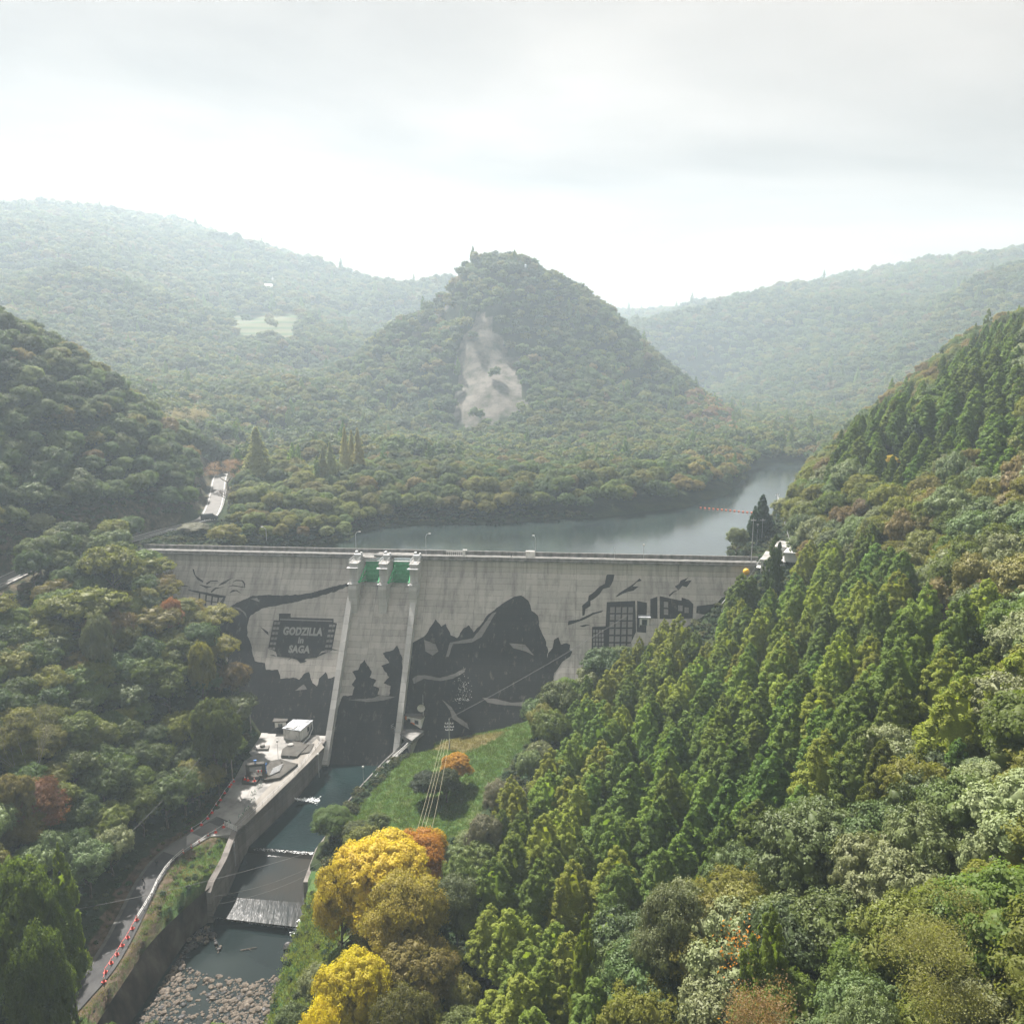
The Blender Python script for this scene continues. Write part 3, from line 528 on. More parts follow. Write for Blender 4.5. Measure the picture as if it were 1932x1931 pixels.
# piers and training walls
def pier(s0, s1, name='spillway_pier'):
    b = MB()
    fb = 9.0; zf = ZB-fb/SL
    out = [(-3,-1.3), (7.2,-1.3), (7.2,-6.6), (8.2,-6.6), (fb,-8.2), (fb, zf-2), (0, zf-2), (-3, -14)]
    prof(b, s0, s1, out); pr = b.build(name, M['dam_clean'], dam)
    t = MB(); c = (s0+s1)/2; w = s1-s0
    t.box((c, -3.4, -1.05), (w+.5, 7.4, .3)); t.box((c, .6, -.6), (w*.6, 1.0, 1.1)); t.box((c, .3, .05), (w*.8, 2.2, .2)); t.build('hoist_platform', M['conc'], pr)
    h = MB()
    for yy in (-6.9, -4.6, -2.3): 
        for xx in (s0, s1): h.tube((xx, yy, -1), (xx, yy, .15), .06, n=4)
    for z in (-.4, .15):
        h.tube((s0, -6.9, z), (s1, -6.9, z), .06, n=4); h.tube((s0, -6.9, z), (s0, -.5, z), .06, n=4); h.tube((s1, -6.9, z), (s1, -.5, z), .06, n=4)
    for z in (-2.0, -6.9): h.box((c, -8.0, z), (w+.9, 1.5, .12))
    for z in (-6.5, -6.0):
        h.tube((s0-.4, -8.9, z+.4), (s1+.4, -8.9, z+.4), .05, n=4)
    for xx in np.linspace(s0-.4, s1+.4, 5): h.tube((xx, -8.7, -6.9), (xx, -8.7, -5.5), .05, n=4)
    for k in (-.3, .3): h.tube((c+k, -7.35, -1.2), (c+k, -7.35, -6.8), .05, n=4)
    for z in np.arange(-6.6, -1.3, .45): h.tube((c-.3, -7.35, z), (c+.3, -7.35, z), .04, n=4)
    h.build('pier_railing', M['steelw'], pr)
    g = MB(); g.tube((c-w*.42, -2.0, .3), (c+w*.42, -2.0, .3), .55, n=12); g.box((c, -2.0, -.4), (w*.7, 1.4, .9)); g.box((c-w*.3, -.6, .6), (.6, 1.8, 1.4)); g.box((c+w*.3, -.6, .4), (.5, 1.2, 1.1)); g.build('hoist', M['steelw'], pr)
    return pr
for s0, s1 in ((67.8,70.2), (76.8,79.1), (86.0,88.3)): pier(s0, s1)
for s0, s1 in ((67.2,68.8), (86.4,88.0)):
    b = MB(); n = 16; vs = []; fs = []
    for i in range(n+1):
        z = -12.0+(-50.5+12.0)*i/n; d = SL*(ZB-z); hgt = 2.3 if i > 0 else 2.3
        ww = (s1-s0)
        vs += [(s0, -d+1.5, z-1.9), (s1, -d+1.5, z-1.9), (s1, -d-hgt*.79, z+hgt*.61), (s0, -d-hgt*.79, z+hgt*.61)]
    for i in range(n):
        for j in range(4): fs.append((i*4+j, i*4+(j+1) % 4, i*4+4+(j+1) % 4, i*4+4+j))
    fs += [(0,3,2,1), (n*4, n*4+1, n*4+2, n*4+3)]
    b.add(vs, fs).build('training_wall', M['dam_clean'], dam)
def gate(s0, s1):
    b = MB(); n = 10; vs = []; zc = -5.6; Rg = 7.6
    for i in range(n+1):
        z = -1.9-6.9*i/n; d = -.6+math.sqrt(max(0, Rg**2-(z-zc)**2))-Rg
        vs += [(s0, -d, z), (s1, -d, z)]
    b.add(vs, [(2*i, 2*i+2, 2*i+3, 2*i+1) for i in range(n)]); g = b.build('radial_gate', M['green'], dam)
    r = MB()
    for i in range(0, n+1, 2): r.box(((s0+s1)/2, vs[2*i][1]-.22, vs[2*i][2]), (s1-s0, .4, .16))
    for x in np.linspace(s0+.3, s1-.3, 6):
        for i in range(n): r.tube((x, vs[2*i][1]-.2, vs[2*i][2]), (x, vs[2*i+2][1]-.2, vs[2*i+2][2]), .09, n=4)
    r.build('gate_rib', M['green'], g)
    for x, xo in ((s0+.35, s0+.9), (s1-.35, s1-.9)):
        a = MB()
        piv = (x, -6.9, -6.6)
        for z, y in ((-2.9, .1), (-5.4, .4), (-7.9, .1)): a.tube(piv, (xo, y, z), .17, n=6)
        for t in (.35, .6, .85): a.tube((x+(xo-x)*t, -6.9+7*t, -6.6+3.7*t), (x+(xo-x)*t, -6.9+7*t, -6.6-1.3*t), .08, n=4)
        a.sphere(piv, .4)
        a.build('gate_arm', M['green'], g)
    w = MB(); w.box(((s0+s1)/2, -.2, -1.75), (s1-s0, .9, .15)); w.tube((s0, -.6, -1.2), (s1, -.6, -1.2), .07); w.build('gate_walkway', M['steelw'], g)
gate(70.2, 76.8); gate(79.1, 86.0)
b = MB(); prof(b, -5, -2.9, [(-7,-.9), (1,-.9), (1,-9), (-7,-9)]); b.build('end_wall', M['conc'], dam)
# mural: flat areas of dark algae left on the washed face, each a sheet 2-4 cm proud
def decal(name, polys, m, off, split=True):
    b = MB()
    for poly in polys:
        P = [face(px, py, off) for px, py in poly]; P2 = [Vector((p.x, p.z, 0)) for p in P]
        for t in geometry.tessellate_polygon([P2]):
            q = (P2[t[1]]-P2[t[0]]).cross(P2[t[2]]-P2[t[0]]).z
            t = t if q > 0 else t[::-1]
            b.add([P[i] for i in t], [(0,1,2)])
        if split: b.build(name, m, dam); b = MB()
    if not split: return b.build(name, m, dam)
def jag(poly, amp=2.0, step=6.0, seed=1):
    r = random.Random(seed); o = []
    for (x1,y1), (x2,y2) in zip(poly, poly[1:]+poly[:1]):
        n = max(1, int(math.hypot(x2-x1, y2-y1)/step))
        for i in range(n):
            t = i/n; k = amp*r.uniform(-1, 1) if i else amp*.3*r.uniform(-1,1); nx_, ny_ = (y2-y1), -(x2-x1); l = math.hypot(nx_, ny_) or 1
            o.append((x1+(x2-x1)*t+nx_/l*k, y1+(y2-y1)*t+ny_/l*k))
    return o
c1 = crop(300,1150,4.2); c2 = crop(600,1100,3.2183); c3 = crop(1100,1000,2.7586)
def cr_(c, l): return [c(*p) for p in l]
# abstract ridge that stands where the figure of the photograph stands
ridge = cr_(c2, [(915,905),(960,880),(1000,860),(1040,800),(1080,740),(1120,790),(1150,770),(1185,850),(1230,870),(1275,800),(1310,780),(1345,830),(1400,770),(1450,700),(1505,660),(1560,620),(1620,585),(1670,575),(1720,610),(1745,680),(1790,720),(1800,800),(1830,860),(1860,960),(1850,1030),(1905,1075),(1890,1200),(1800,1300),(1790,1400),(1790,1490),(1500,1640),(1300,1690),(1060,1700),(900,1700),(800,1640),(820,1480),(850,1430),(862,1330),(880,1180),(900,1050)])
decal('dark_ridge_mural', [jag(ridge, 1.1, 5, 3)], M['mural'], .03)
tree1 = cr_(c2, [(415,1330),(440,1270),(505,1265),(520,1210),(500,1190),(530,1150),(505,1100),(545,1090),(560,1050),(590,1020),(610,1055),(640,1100),(625,1140),(670,1160),(650,1200),(690,1215),(680,1260),(760,1265),(770,1200),(720,1180),(760,1140),(705,1060),(760,1040),(715,975),(790,950),(815,920),(835,975),(850,1000),(850,1150),(830,1340),(820,1470),(800,1600),(760,1800),(340,1800),(360,1500)])
decal('dark_treeline_mural', [jag(tree1, .8, 4, 5)], M['mural'], .028)
leftd = cr_(c1, [(1885,425),(1885,455),(1780,500),(1600,555),(1400,600),(1250,630),(1100,660),(1000,720),(975,800),(970,900),(1000,960),(1020,1060),(1040,1130),(1130,1150),(1140,1210),(1250,1210),(1270,1290),(1380,1280),(1440,1300),(1480,1250),(1530,1230),(1560,1330),(1600,1360),(1620,1290),(1680,1230),(1700,1290),(1760,1270),(1760,1386)])+[(640,1290),(628,1380),(612,1450),(540,1440),(440,1390),(425,1300),(430,1240)]+cr_(c1, [(700,1000),(640,850),(750,690),(830,630),(930,580),(1000,550),(1150,535),(1300,540),(1480,528),(1650,490),(1780,455)])
decal('dark_sweep_mural', [jag(leftd, 1.0, 5, 9)], M['mural'], .03)
pale = [cr_(c2, l) for l in ([(920,1150),(960,1125),(1010,1125),(1110,1145),(1200,1120),(1290,1075),(1280,1105),(1200,1150),(1110,1165),(1000,1150),(930,1185)], [(1125,1295),(1190,1345),(1230,1410),(1300,1460),(1315,1500),(1280,1480),(1200,1430),(1180,1370)], [(1400,1280),(1500,1290),(1600,1315),(1700,1310),(1680,1340),(1560,1335),(1440,1315)], [(480,1295),(640,1285),(700,1265),(800,1275),(720,1300),(620,1310)], [(1000,880),(1080,910),(1100,960),(1060,990),(1010,960)], [(1590,905),(1700,915),(1760,990),(1700,960),(1620,940)], [(1470,700),(1500,690),(1400,860),(1330,900),(1200,910),(1170,1000),(1150,1000),(1180,900),(1340,870)])]
pale += [cr_(c1, l) for l in ([(830,640),(900,650),(960,700),(965,740),(930,690),(870,655)], [(1480,1340),(1510,1386),(1400,1400)], [(1000,570),(1060,560),(1085,600),(1040,585)])]
decal('pale_streak_mural', [jag(l, .5, 5, i) for i, l in enumerate(pale)], M['mural_light'], .05)
marks = [cr_(c1, l) for l in ([(475,300),(490,305),(505,360),(575,410),(570,425),(520,395),(490,350)], [(245,340),(300,360),(325,395),(345,390),(395,445),(460,465),(385,460),(320,410),(260,365)], [(530,440),(600,455),(660,460),(600,475)], [(600,430),(640,405),(700,405),(715,425),(700,415),(645,415),(605,445)], [(705,455),(740,425),(800,395),(850,378),(810,400),(775,430),(720,450)], [(640,505),(680,470),(775,465),(690,480),(650,515)], [(830,425),(870,400),(930,402),(955,435),(945,480),(940,435),(920,410),(870,410)], [(790,465),(840,445),(890,455),(965,465),(930,470),(840,455)], [(805,520),(840,490),(880,492),(920,525),(870,500)], [(435,485),(780,545),(760,600),(700,635),(755,560),(700,560),(445,497)], [(1080,815),(1160,870),(1165,900),(1140,880)], [(1170,1080),(1210,1075),(1240,1090),(1200,1086)], [(1590,1100),(1640,1060),(1740,1020),(1810,1040),(1740,1032),(1650,1075)], [(1330,1130),(1370,1105),(1420,1120),(1450,1150),(1510,1135),(1440,1100),(1370,1095)])]
bars = [cr_(c1, [(x, 515+i*14), (x+14, 517+i*14), (x+4, 640-i*8), (x-10, 640-i*8)]) for i, x in enumerate((535,595,650,705))]+[cr_(c1, [(520,575),(760,608),(758,616),(520,583)])]
birds = [cr_(c3, l) for l in ([(635,755),(690,720),(720,700),(755,668),(770,680),(740,690),(715,715),(750,715),(720,740),(670,752),(625,775),(612,778)], [(965,715),(990,700),(1000,680),(1045,662),(1025,685),(1065,678),(1050,700),(1035,720),(1010,712),(990,735),(960,750),(935,775),(928,768),(955,745),(985,735)])]
smoke = [cr_(c3, l) for l in ([(560,650),(590,625),(612,622),(600,680),(580,720),(540,730),(520,760),(485,790),(465,800),(465,830),(435,850),(430,885),(418,890),(415,830),(450,800),(455,770),(490,745),(520,715),(550,700)], [(330,945),(335,920),(400,910),(440,890),(480,870),(540,858),(530,868),(480,882),(440,905),(390,925)], [(400,950),(440,940),(465,942),(420,955)], [(175,1200),(200,1170),(215,1110),(240,1080),(250,1030),(275,1015),(290,1060),(320,1050),(345,1060),(340,1090),(358,1100),(345,1130),(300,1160),(255,1225),(190,1230),(165,1215)])]
bld = [cr_(c3, l) for l in ([(562,808),(730,800),(735,985),(700,1060),(560,1110),(470,1145),(475,955),(555,950)], [(742,800),(800,812),(795,990),(740,985)], [(820,790),(862,775),(862,905),(820,905)], [(875,772),(1005,800),(1005,780),(1050,795),(1075,820),(1070,905),(875,908)], [(1095,832),(1190,820),(1250,797),(1248,835),(1232,860),(1180,890),(1092,872)])]
decal('dark_cloud_mural', [jag(l, .35, 6, i) for i, l in enumerate(marks+birds+smoke)]+bars, M['mural'], .03)
decal('dark_building_mural', bld, M['mural'], .032)
win = []
for r_ in range(6):
    for q_ in range(4):
        x = 582+q_*36-r_*1.5; y = 838+r_*43; win.append(cr_(c3, [(x,y),(x+27,y-1),(x+26,y+33),(x-1,y+34)]))
for r_ in range(7):
    for q_ in range(4):
        x = 480+q_*17; y = 972+r_*25
        if y < 1100-q_*3: win.append(cr_(c3, [(x,y),(x+12,y-1),(x+12,y+18),(x,y+19)]))
for a, b2 in ((900,805),(985,826),(1022,838),(900,848)): win.append(cr_(c3, [(a,b2),(a+26,b2+2),(a+26,b2+36),(a,b2+34)]))
film = cr_(c1, [(1258,703),(1363,703),(1363,738),(1750,750),(1750,785),(1780,790),(1735,1030),(1640,1045),(1600,1100),(1500,1110),(1460,1150),(1400,1105),(1240,1092),(1230,1050),(1160,1015),(1210,765),(1255,765)])
decal('film_frame_mural', [film], M['mural'], .03)
for i in range(6):
    y = 778+i*46; xl = 1215-i*9; xr = 1712-i*8.5; 
    for k in (0, 30): win.append(cr_(c1, [(xl+k,y),(xl+k+24,y),(xl+k+20,y+24),(xl+k-4,y+24)])); win.append(cr_(c1, [(xr+k,y+24),(xr+k+25,y+24),(xr+k+21,y+46),(xr+k-4,y+46)]))
win.append(cr_(c1, [(1265,750),(1740,766),(1738,778),(1265,762)]))
decal('pale_window_mural', win, M['mural_light'], .055, False)
def lettering(txt, pl, pr_, ptop):
    cu = bpy.data.curves.new('lettering', 'FONT'); cu.body = txt; cu.size = 1.0; cu.offset = .05; cu.space_character = 1.06; cu.resolution_u = 3
    to = bpy.data.objects.new('tmp', cu); COL.objects.link(to); bpy.context.view_layer.update()
    m0 = bpy.data.meshes.new_from_object(to.evaluated_get(bpy.context.evaluated_depsgraph_get())); COL.objects.unlink(to); bpy.data.objects.remove(to)
    n = len(m0.vertices); c = np.empty(n*3, np.float32); m0.vertices.foreach_get('co', c); c = c.reshape(-1, 3)
    x0, x1, y0, y1 = c[:,0].min(), c[:,0].max(), c[:,1].min(), c[:,1].max()
    a, b_, t = face(*pl, .06), face(*pr_, .06), face(*ptop, .06); up = Vector((0, SL, 1)).normalized(); hh = (t-a).dot(up)
    o = np.empty_like(c)
    for i in range(n):
        p = a+Vector((1,0,0))*((b_.x-a.x)*(c[i,0]-x0)/(x1-x0))+up*(hh*(c[i,1]-y0)/(y1-y0)); o[i] = p
    m0.vertices.foreach_set('co', o.ravel()); m0.update()
    return obj('lettering', m0, M['sign_text'], dam, label='pale washed letters reading '+txt)
lettering('GODZILLA', (533,1197.5), (608,1198.5), (533,1181.5)); lettering('in', (561.5,1213), (572,1213), (561.5,1201)); lettering('SAGA', (543.5,1231), (584,1231.5), (543.5,1216))
b = MB(); rr = random.Random(4)  # white specks added in place of a small unreadable line of lettering
for i in range(150):
    px = 872+rr.gauss(0, 7); py = 1300+rr.gauss(0, 14); 
    if i > 110: px = rr.uniform(858,884); py = 1320+rr.uniform(-2,2)
    p = face(px, py, .06); w_ = rr.uniform(.05,.16); up = Vector((0,SL,1)).normalized(); b.add([p, p+Vector((w_,0,0)), p+Vector((w_,0,0))+up*w_, p+up*w_*1.3], [(0,1,2,3)])
b.build('faint_text_specks', M['paint'], dam, kind='stuff')
# sloping side channel along the right abutment, with white stair rail
b = MB(); st = [W(187.5,-1,-1.0), W(183.5,3.5,-5.5), W(178,7.5,-11), W(172,11.5,-16.5)]
ab = empty('abutment_stairs', W(187.5, 0, -3), 'steep concrete stairway with white rails running down the right end of the dam', 'stairs')
def rel(root, p): return root.matrix_world.inverted() @ Vector(p)
for a, c in zip(st, st[1:]):
    for off in (-.9, .9):
        b.tube(Vector(a)+Vector((off,0,1)), Vector(c)+Vector((off,0,1)), .09, n=4)
    for t in (0, .33, .66):
        p = Vector(a).lerp(Vector(c), t)
        for off in (-.9, .9): b.tube(p+Vector((off,0,-.6)), p+Vector((off,0,1)), .06, n=4)
bb = MB()
for a, c in zip(st, st[1:]):
    a, c = Vector(a), Vector(c); n = 12
    for i in range(n):
        p = a.lerp(c, (i+.5)/n); bb.box((p.x, p.y, p.z-1.5), (2.6, 1.2, 3.2), A_DAM)
def child(mb, name, m, root, **kw):
    k = root.location; mb.v = [(x-k.x, y-k.y, z-k.z) for x, y, z in mb.v]
    if abs(root.rotation_euler.z) > 1e-9:
        ca, sa = math.cos(-root.rotation_euler.z), math.sin(-root.rotation_euler.z); mb.v = [(x*ca-y*sa, x*sa+y*ca, z) for x, y, z in mb.v]
    return mb.build(name, m, root, **kw)
child(bb, 'stair_flight', M['conc'], ab); child(b, 'handrail', M['steelw'], ab)

# ------------------------------------------------------------------ PLANTS: crowns made of many small leaves
def quads(cent, nrm, tdir, ln, wd):
    """one rhombic leaf per centre"""
    nrm = nrm/(np.linalg.norm(nrm, axis=1, keepdims=True)+1e-9)
    t = tdir-nrm*(tdir*nrm).sum(1, keepdims=True); t /= np.linalg.norm(t, axis=1, keepdims=True)+1e-9
    b = np.cross(nrm, t); ln = np.reshape(ln, (-1,1)); wd = np.reshape(wd, (-1,1))
    v = np.stack([cent-t*ln*.5, cent+b*wd*.5+t*ln*.08, cent+t*ln*.5-nrm*ln*.12, cent-b*wd*.5+t*ln*.08], 1).reshape(-1, 3)
    return v, np.arange(len(v)).reshape(-1, 4)
def leafmesh(name, v, f, core=None):
    if core is not None and core.v:
        cv = np.array(core.v); cf = [[(*q, q[-1])[:4] if len(q) == 3 else q for q in core.f]][0]
        # keep triangles as they are: two fills
        tri = [q for q in core.f if len(q) == 3]; qd = [q for q in core.f if len(q) == 4]
        k = len(v); co = np.r_[v, cv]
        me = bpy.data.meshes.new(name); me.vertices.add(len(co)); me.vertices.foreach_set('co', co.astype(np.float32).ravel())
        li = np.r_[f.ravel(), (np.array(qd, int).ravel()+k), (np.array(tri, int).ravel()+k)].astype(np.int32)
        tot = np.r_[np.full(len(f)+len(qd), 4), np.full(len(tri), 3)].astype(np.int32); st = np.r_[0, np.cumsum(tot)[:-1]].astype(np.int32)
        me.loops.add(len(li)); me.loops.foreach_set('vertex_index', li); me.polygons.add(len(tot)); me.polygons.foreach_set('loop_start', st); me.polygons.foreach_set('loop_total', tot)
        me.update(calc_edges=True); return me
    me = bpy.data.meshes.new(name); fill(me, v, f); return me
def rdir(r, n): d = r.normal(size=(n,3)); return d/np.linalg.norm(d, axis=1, keepdims=True)
def crown_broad(name, seed, Rr=5., zc=7.4, rz=4.4, nl=16, n=8500, leaf=.42, flatz=.8, lob=(.28,.44), drop=0., cf=.74, per=48, tuft=.115):
    r = np.random.default_rng(seed); C = []; Q = []
    for i in range(nl):
        if i < nl*.75: a = i*2.399+r.uniform(-.4,.4); zz_ = r.uniform(-.35, .95)
        else: a = r.uniform(0,6.28); zz_ = r.uniform(.5,1)
        k = math.sqrt(max(0, 1-zz_**2))*r.uniform(.5,.75)+.05
        C.append((math.cos(a)*k*Rr, math.sin(a)*k*Rr, zc+zz_*rz*r.uniform(.55,.72))); Q.append(Rr*r.uniform(*lob))
    C = np.array(C); Q = np.array(Q); C = np.r_[C, [[0,0,zc]]]; Q = np.r_[Q, [Rr*.5]]
    w = Q**2; w /= w.sum(); T_ = int(n/per); k_ = T_*3; li = r.choice(len(Q), k_, p=w); d = rdir(r, k_); d[:,2] = np.abs(d[:,2])*np.where(r.random(k_) < .78, 1, -1)
    sq = np.array([1,1,flatz]); tc = C[li]+d*(Q[li]*r.uniform(.85,1.12,k_))[:,None]*sq
    keep = np.ones(k_, bool)
    for c, q_ in zip(C, Q): keep &= ~(np.linalg.norm((tc-c)/sq, axis=1) < q_*.8)
    tc = tc[keep][:T_]; td = d[keep][:T_]; tr = Rr*tuft*r.uniform(.6,1.3,len(tc))
    p = []; nr = []
    for c, dd, q_ in zip(tc, td, tr):
        e = rdir(r, per); e[:,2] *= .75; e += dd*.35; p.append(c+e*q_*(r.random((per,1))**.33)); nr.append(e*.7+dd*.5+np.array([0,0,.35])+r.normal(size=(per,3))*.35)
    p = np.concatenate(p); nr = np.concatenate(nr); m = len(p)
    s = leaf*r.uniform(.6, 1.3, m); v, f = quads(p, nr, rdir(r, m)+np.array([0,0,-drop]), s, s*.62)
    core = MB()
    for c, q_ in zip(C, Q): core.sphere(tuple(c), q_*cf, 8, 5, (1,1,flatz))
    cv = np.array(core.v); cv += r.normal(size=cv.shape)*.16; core.v = [tuple(x) for x in cv]
    return leafmesh(name, v, f, core)
def crown_cedar(name, seed, H=18., Rr=2.9, z0=4., nt_=150, per=52, tuft=(.45,.85), leaf=(.5,.15), up=.55, power=1.5, core=True, shape=1.):
    r = np.random.default_rng(seed); P = []; D = []; NN = []
    hmod = r.uniform(.8,1.2,7)
    for i in range(nt_):
        f = (i+.5)/nt_; f = 1-(1-f)**.62 if i % 5 else r.random()
        z = z0+(H-z0)*f; a = i*2.399+r.uniform(-.5,.5)
        prof_ = Rr*max(.04, 1-f**power)**shape*(.55+.45*min(1, f/.18)); prof_ *= .86+.24*math.sin(a*2+hmod[0]*9)*math.sin(a*3+z*.5)
        rr_ = prof_*r.uniform(.78,1.1); tr = r.uniform(*tuft)*(1-.45*f)
        c = np.array([math.cos(a)*rr_, math.sin(a)*rr_, z]); out_ = np.array([math.cos(a), math.sin(a), up]); out_ /= np.linalg.norm(out_)
        d = rdir(r, per); q = c+d*tr*np.array([.85,.85,1.05])*(r.random((per,1))**.4)+out_*tr*.3
        P.append(q); D.append(out_*1.2+d*.7+np.array([0,0,.3])); NN.append(d*.8+out_*.3+r.normal(size=(per,3))*.4)
    top = np.array([0,0,H]); d = rdir(r, 60); P.append(top+d*np.array([.22,.22,.6])); D.append(np.tile([0,0,1.], (60,1))+d*.4); NN.append(d)
    P = np.concatenate(P); D = np.concatenate(D); NN = np.concatenate(NN); m = len(P); s = r.uniform(.6,1.3,m)
    v, f = quads(P, NN, D, leaf[0]*s, leaf[1]*s*1.3)
    cb = MB()
    if core:
        ring = 10; vs = []; lv = 9
        for j in range(lv):
            f_ = j/(lv-1); z = z0+.4+(H-z0-3.2)*f_; q = Rr*max(.02, 1-(f_*.86)**power)**shape*.56*(.6+.4*min(1, f_/.18))
            vs += [(math.cos(2*math.pi*i/ring)*q*r.uniform(.8,1.15), math.sin(2*math.pi*i/ring)*q*r.uniform(.8,1.15), z) for i in range(ring)]
        cb.add(vs, [(j*ring+i, j*ring+(i+1) % ring, (j+1)*ring+(i+1) % ring, (j+1)*ring+i) for j in range(lv-1) for i in range(ring)])
    return leafmesh(name, v, f, cb)
def limbs(seed, z0, spread, rise, n=7, r0=.3, gen=3, tip=None, twig=.012):
    """trunk and forking limbs; returns MB and twig ends"""
    r = random.Random(seed); mb = MB(); ends = []
    def grow(p, d, ln, rad, g):
        k = 3 if g == gen else 2
        for i in range(k):
            d2 = (d+Vector((r.gauss(0,.12), r.gauss(0,.12), .05))).normalized(); q = p+d2*ln/k
            mb.tube(p, q, rad*(1-.18*i), rad*(1-.18*(i+1)), n=5 if g > 1 else 3); p = q; d = d2
        if g == 0: ends.append((p, d)); return
        for i in range(r.choice((3,3,4)) if g > 1 else 3):
            ax = d.orthogonal().normalized(); ax.rotate(Matrix.Rotation(r.uniform(0, 6.28), 3, d)); e = (d+ax*r.uniform(.45,.9)*spread+Vector((0,0,rise))).normalized()
            grow(p, e, ln*r.uniform(.55,.8), rad*.45, g-1)
    mb.tube((0,0,-2), (0,0,z0), r0, r0*.72, n=7)
    for i in range(n):
        a = i*6.283/n+r.uniform(-.4,.4); grow(Vector((0,0,z0*r.uniform(.7,1))), Vector((math.cos(a)*spread, math.sin(a)*spread, r.uniform(.5,1.2))).normalized(), tip or z0*.5, r0*.42, gen-1)
    return mb, ends
def trunk_mesh(name, H, r0, seed, branchy=True):
    r = random.Random(seed); b = MB(); n = 6; p = Vector((0,0,-2.5)); q = None
    for i in range(n):
        q = Vector((r.gauss(0,.06)*i, r.gauss(0,.06)*i, -2.5+(H+2.5)*(i+1)/n)); b.tube(p, q, r0*(1-.82*i/n), r0*(1-.82*(i+1)/n), n=8); p = q
    if branchy:
        for i in range(9):
            a = r.uniform(0,6.28); z = H*r.uniform(.3,.8); l = H*.28; b.tube((0,0,z), (math.cos(a)*l, math.sin(a)*l, z+l*.7), r0*.35, r0*.08, n=5)
    return b.mesh(name, True)
# crown meshes, grown once per form
CROWN = {}
for i in range(4): CROWN['cedar%d' % i] = crown_cedar('crown', 10+i, 18, 3.0+.3*(i % 3), 4.0+i*.4, power=1.9-.3*(i % 2), nt_=165, per=105, tuft=(.55,1.05), leaf=(.42,.15), up=.9, shape=.72)
for i in range(3): CROWN['hinoki%d' % i] = crown_cedar('crown', 30+i, 17, 3.4, 3.2, nt_=170, per=85, tuft=(.6,1.1), leaf=(.55,.26), up=-.05, power=1.5, shape=.8)
for i in range(5): CROWN['broad%d' % i] = crown_broad('crown', 50+i, 5.0, 7.2, 4.3, nl=24+3*i, n=17000, leaf=.32, lob=(.2,.36))
for i in range(2): CROWN['flat%d' % i] = crown_broad('crown', 70+i, 5.4, 8.0, 3.0, nl=18, n=11000, leaf=.34, flatz=.42, lob=(.25,.42))
CROWN['hero0'] = crown_broad('crown', 80, 5.0, 7.2, 4.4, nl=46, n=46000, leaf=.25, lob=(.18,.32), cf=.7, per=60, tuft=.085)
CROWN['hero1'] = crown_broad('crown', 81, 5.0, 6.8, 4.6, nl=54, n=46000, leaf=.24, lob=(.14,.26), cf=.55)
CROWN['spire0'] = crown_cedar('crown', 90, 26, 4.0, 2.5, nt_=330, per=50, tuft=(.5,.8), leaf=(.4,.14), up=.35, power=1.0)
CROWN['farb0'] = crown_broad('crown', 95, 5.0, 6.8, 4.2, nl=12, n=1900, leaf=.8, per=24, tuft=.15)
CROWN['farb1'] = crown_broad('crown', 96, 5.2, 6.6, 3.8, nl=14, n=1900, leaf=.8, per=24, tuft=.15, flatz=.65)
CROWN['farc0'] = crown_cedar('crown', 97, 16, 2.9, 2.5, nt_=55, per=18, tuft=(.7,1.1), leaf=(1.0,.45), power=1.5)
CROWN['bush0'] = crown_broad('crown', 98, 1.3, .7, .9, nl=7, n=700, leaf=.24, lob=(.4,.6), per=18, tuft=.2)
CROWN['bush1'] = crown_broad('crown', 99, 1.4, .6, .7, nl=7, n=600, leaf=.28, lob=(.4,.6), per=18, tuft=.2)
TRUNK = {'cedar': trunk_mesh('trunk', 15, .28, 1, False), 'broad': trunk_mesh('trunk', 8, .34, 2), 'spire': trunk_mesh('trunk', 22, .4, 3, False)}
NOM = {'cedar': 18.3, 'hinoki': 17.3, 'broad': 12., 'flat': 11., 'hero': 12., 'spire': 26., 'farb': 11.3, 'farc': 16.2}
FORMS = {'cedar': 4, 'hinoki': 3, 'broad': 5, 'flat': 2, 'hero': 2, 'spire': 1}
MATOF = {'cedar': NEEDLE, 'hinoki': NEEDLE, 'broad': LEAF, 'flat': LEAF, 'hero': LEAF, 'spire': NEEDLE}
for k, me in CROWN.items(): me.materials.append(LEAF)
for k, me in TRUNK.items(): me.materials.append(M['bark'])
def plant_tree(name, form, x, y, z, h, w, col, label, cat, group=None, m=None, rz=None, variant=None, trunk=True, bark=None):
    """a tree of height h, widened by w, standing at (x, y, z)"""
    k = form+str(variant if variant is not None else random.randrange(FORMS[form])); s = h/NOM[form]
    root = empty(name, (x, y, z), label, cat, group, random.uniform(0, 6.28) if rz is None else rz); root.scale = (s*w, s*w, s)
    tk = TRUNK['spire' if form == 'spire' else 'cedar' if form in ('cedar','hinoki') else 'broad']
    for nm, me_, mm in (('trunk', tk, bark), ('crown', CROWN[k], m or MATOF[form])):
        c = bpy.data.objects.new(nm, me_); COL.objects.link(c); c.parent = root
        if mm is not None: c.material_slots[0].link = 'OBJECT'; c.material_slots[0].material = mm
        if nm == 'crown': c.color = (*col, 1)
    return root
C_CED = [(0.167, 0.244, 0.041), (0.122, 0.199, 0.041), (0.220, 0.270, 0.045)]; C_HIN = [(0.096, 0.166, 0.038), (0.120, 0.192, 0.041), (0.150, 0.226, 0.048)]
C_DARK = [(0.060,0.100,0.034), (0.076,0.122,0.036), (0.09,0.135,0.034)]; C_OLIVE = [(0.135,0.165,0.032), (0.17,0.185,0.034), (0.11,0.16,0.034)]
C_SILV = [(0.138,0.188,0.069), (0.106,0.156,0.056), (0.188,0.225,0.1)]; C_KHAK = [(0.176,0.171,0.044), (0.187,0.154,0.055), (0.154,0.171,0.039)]
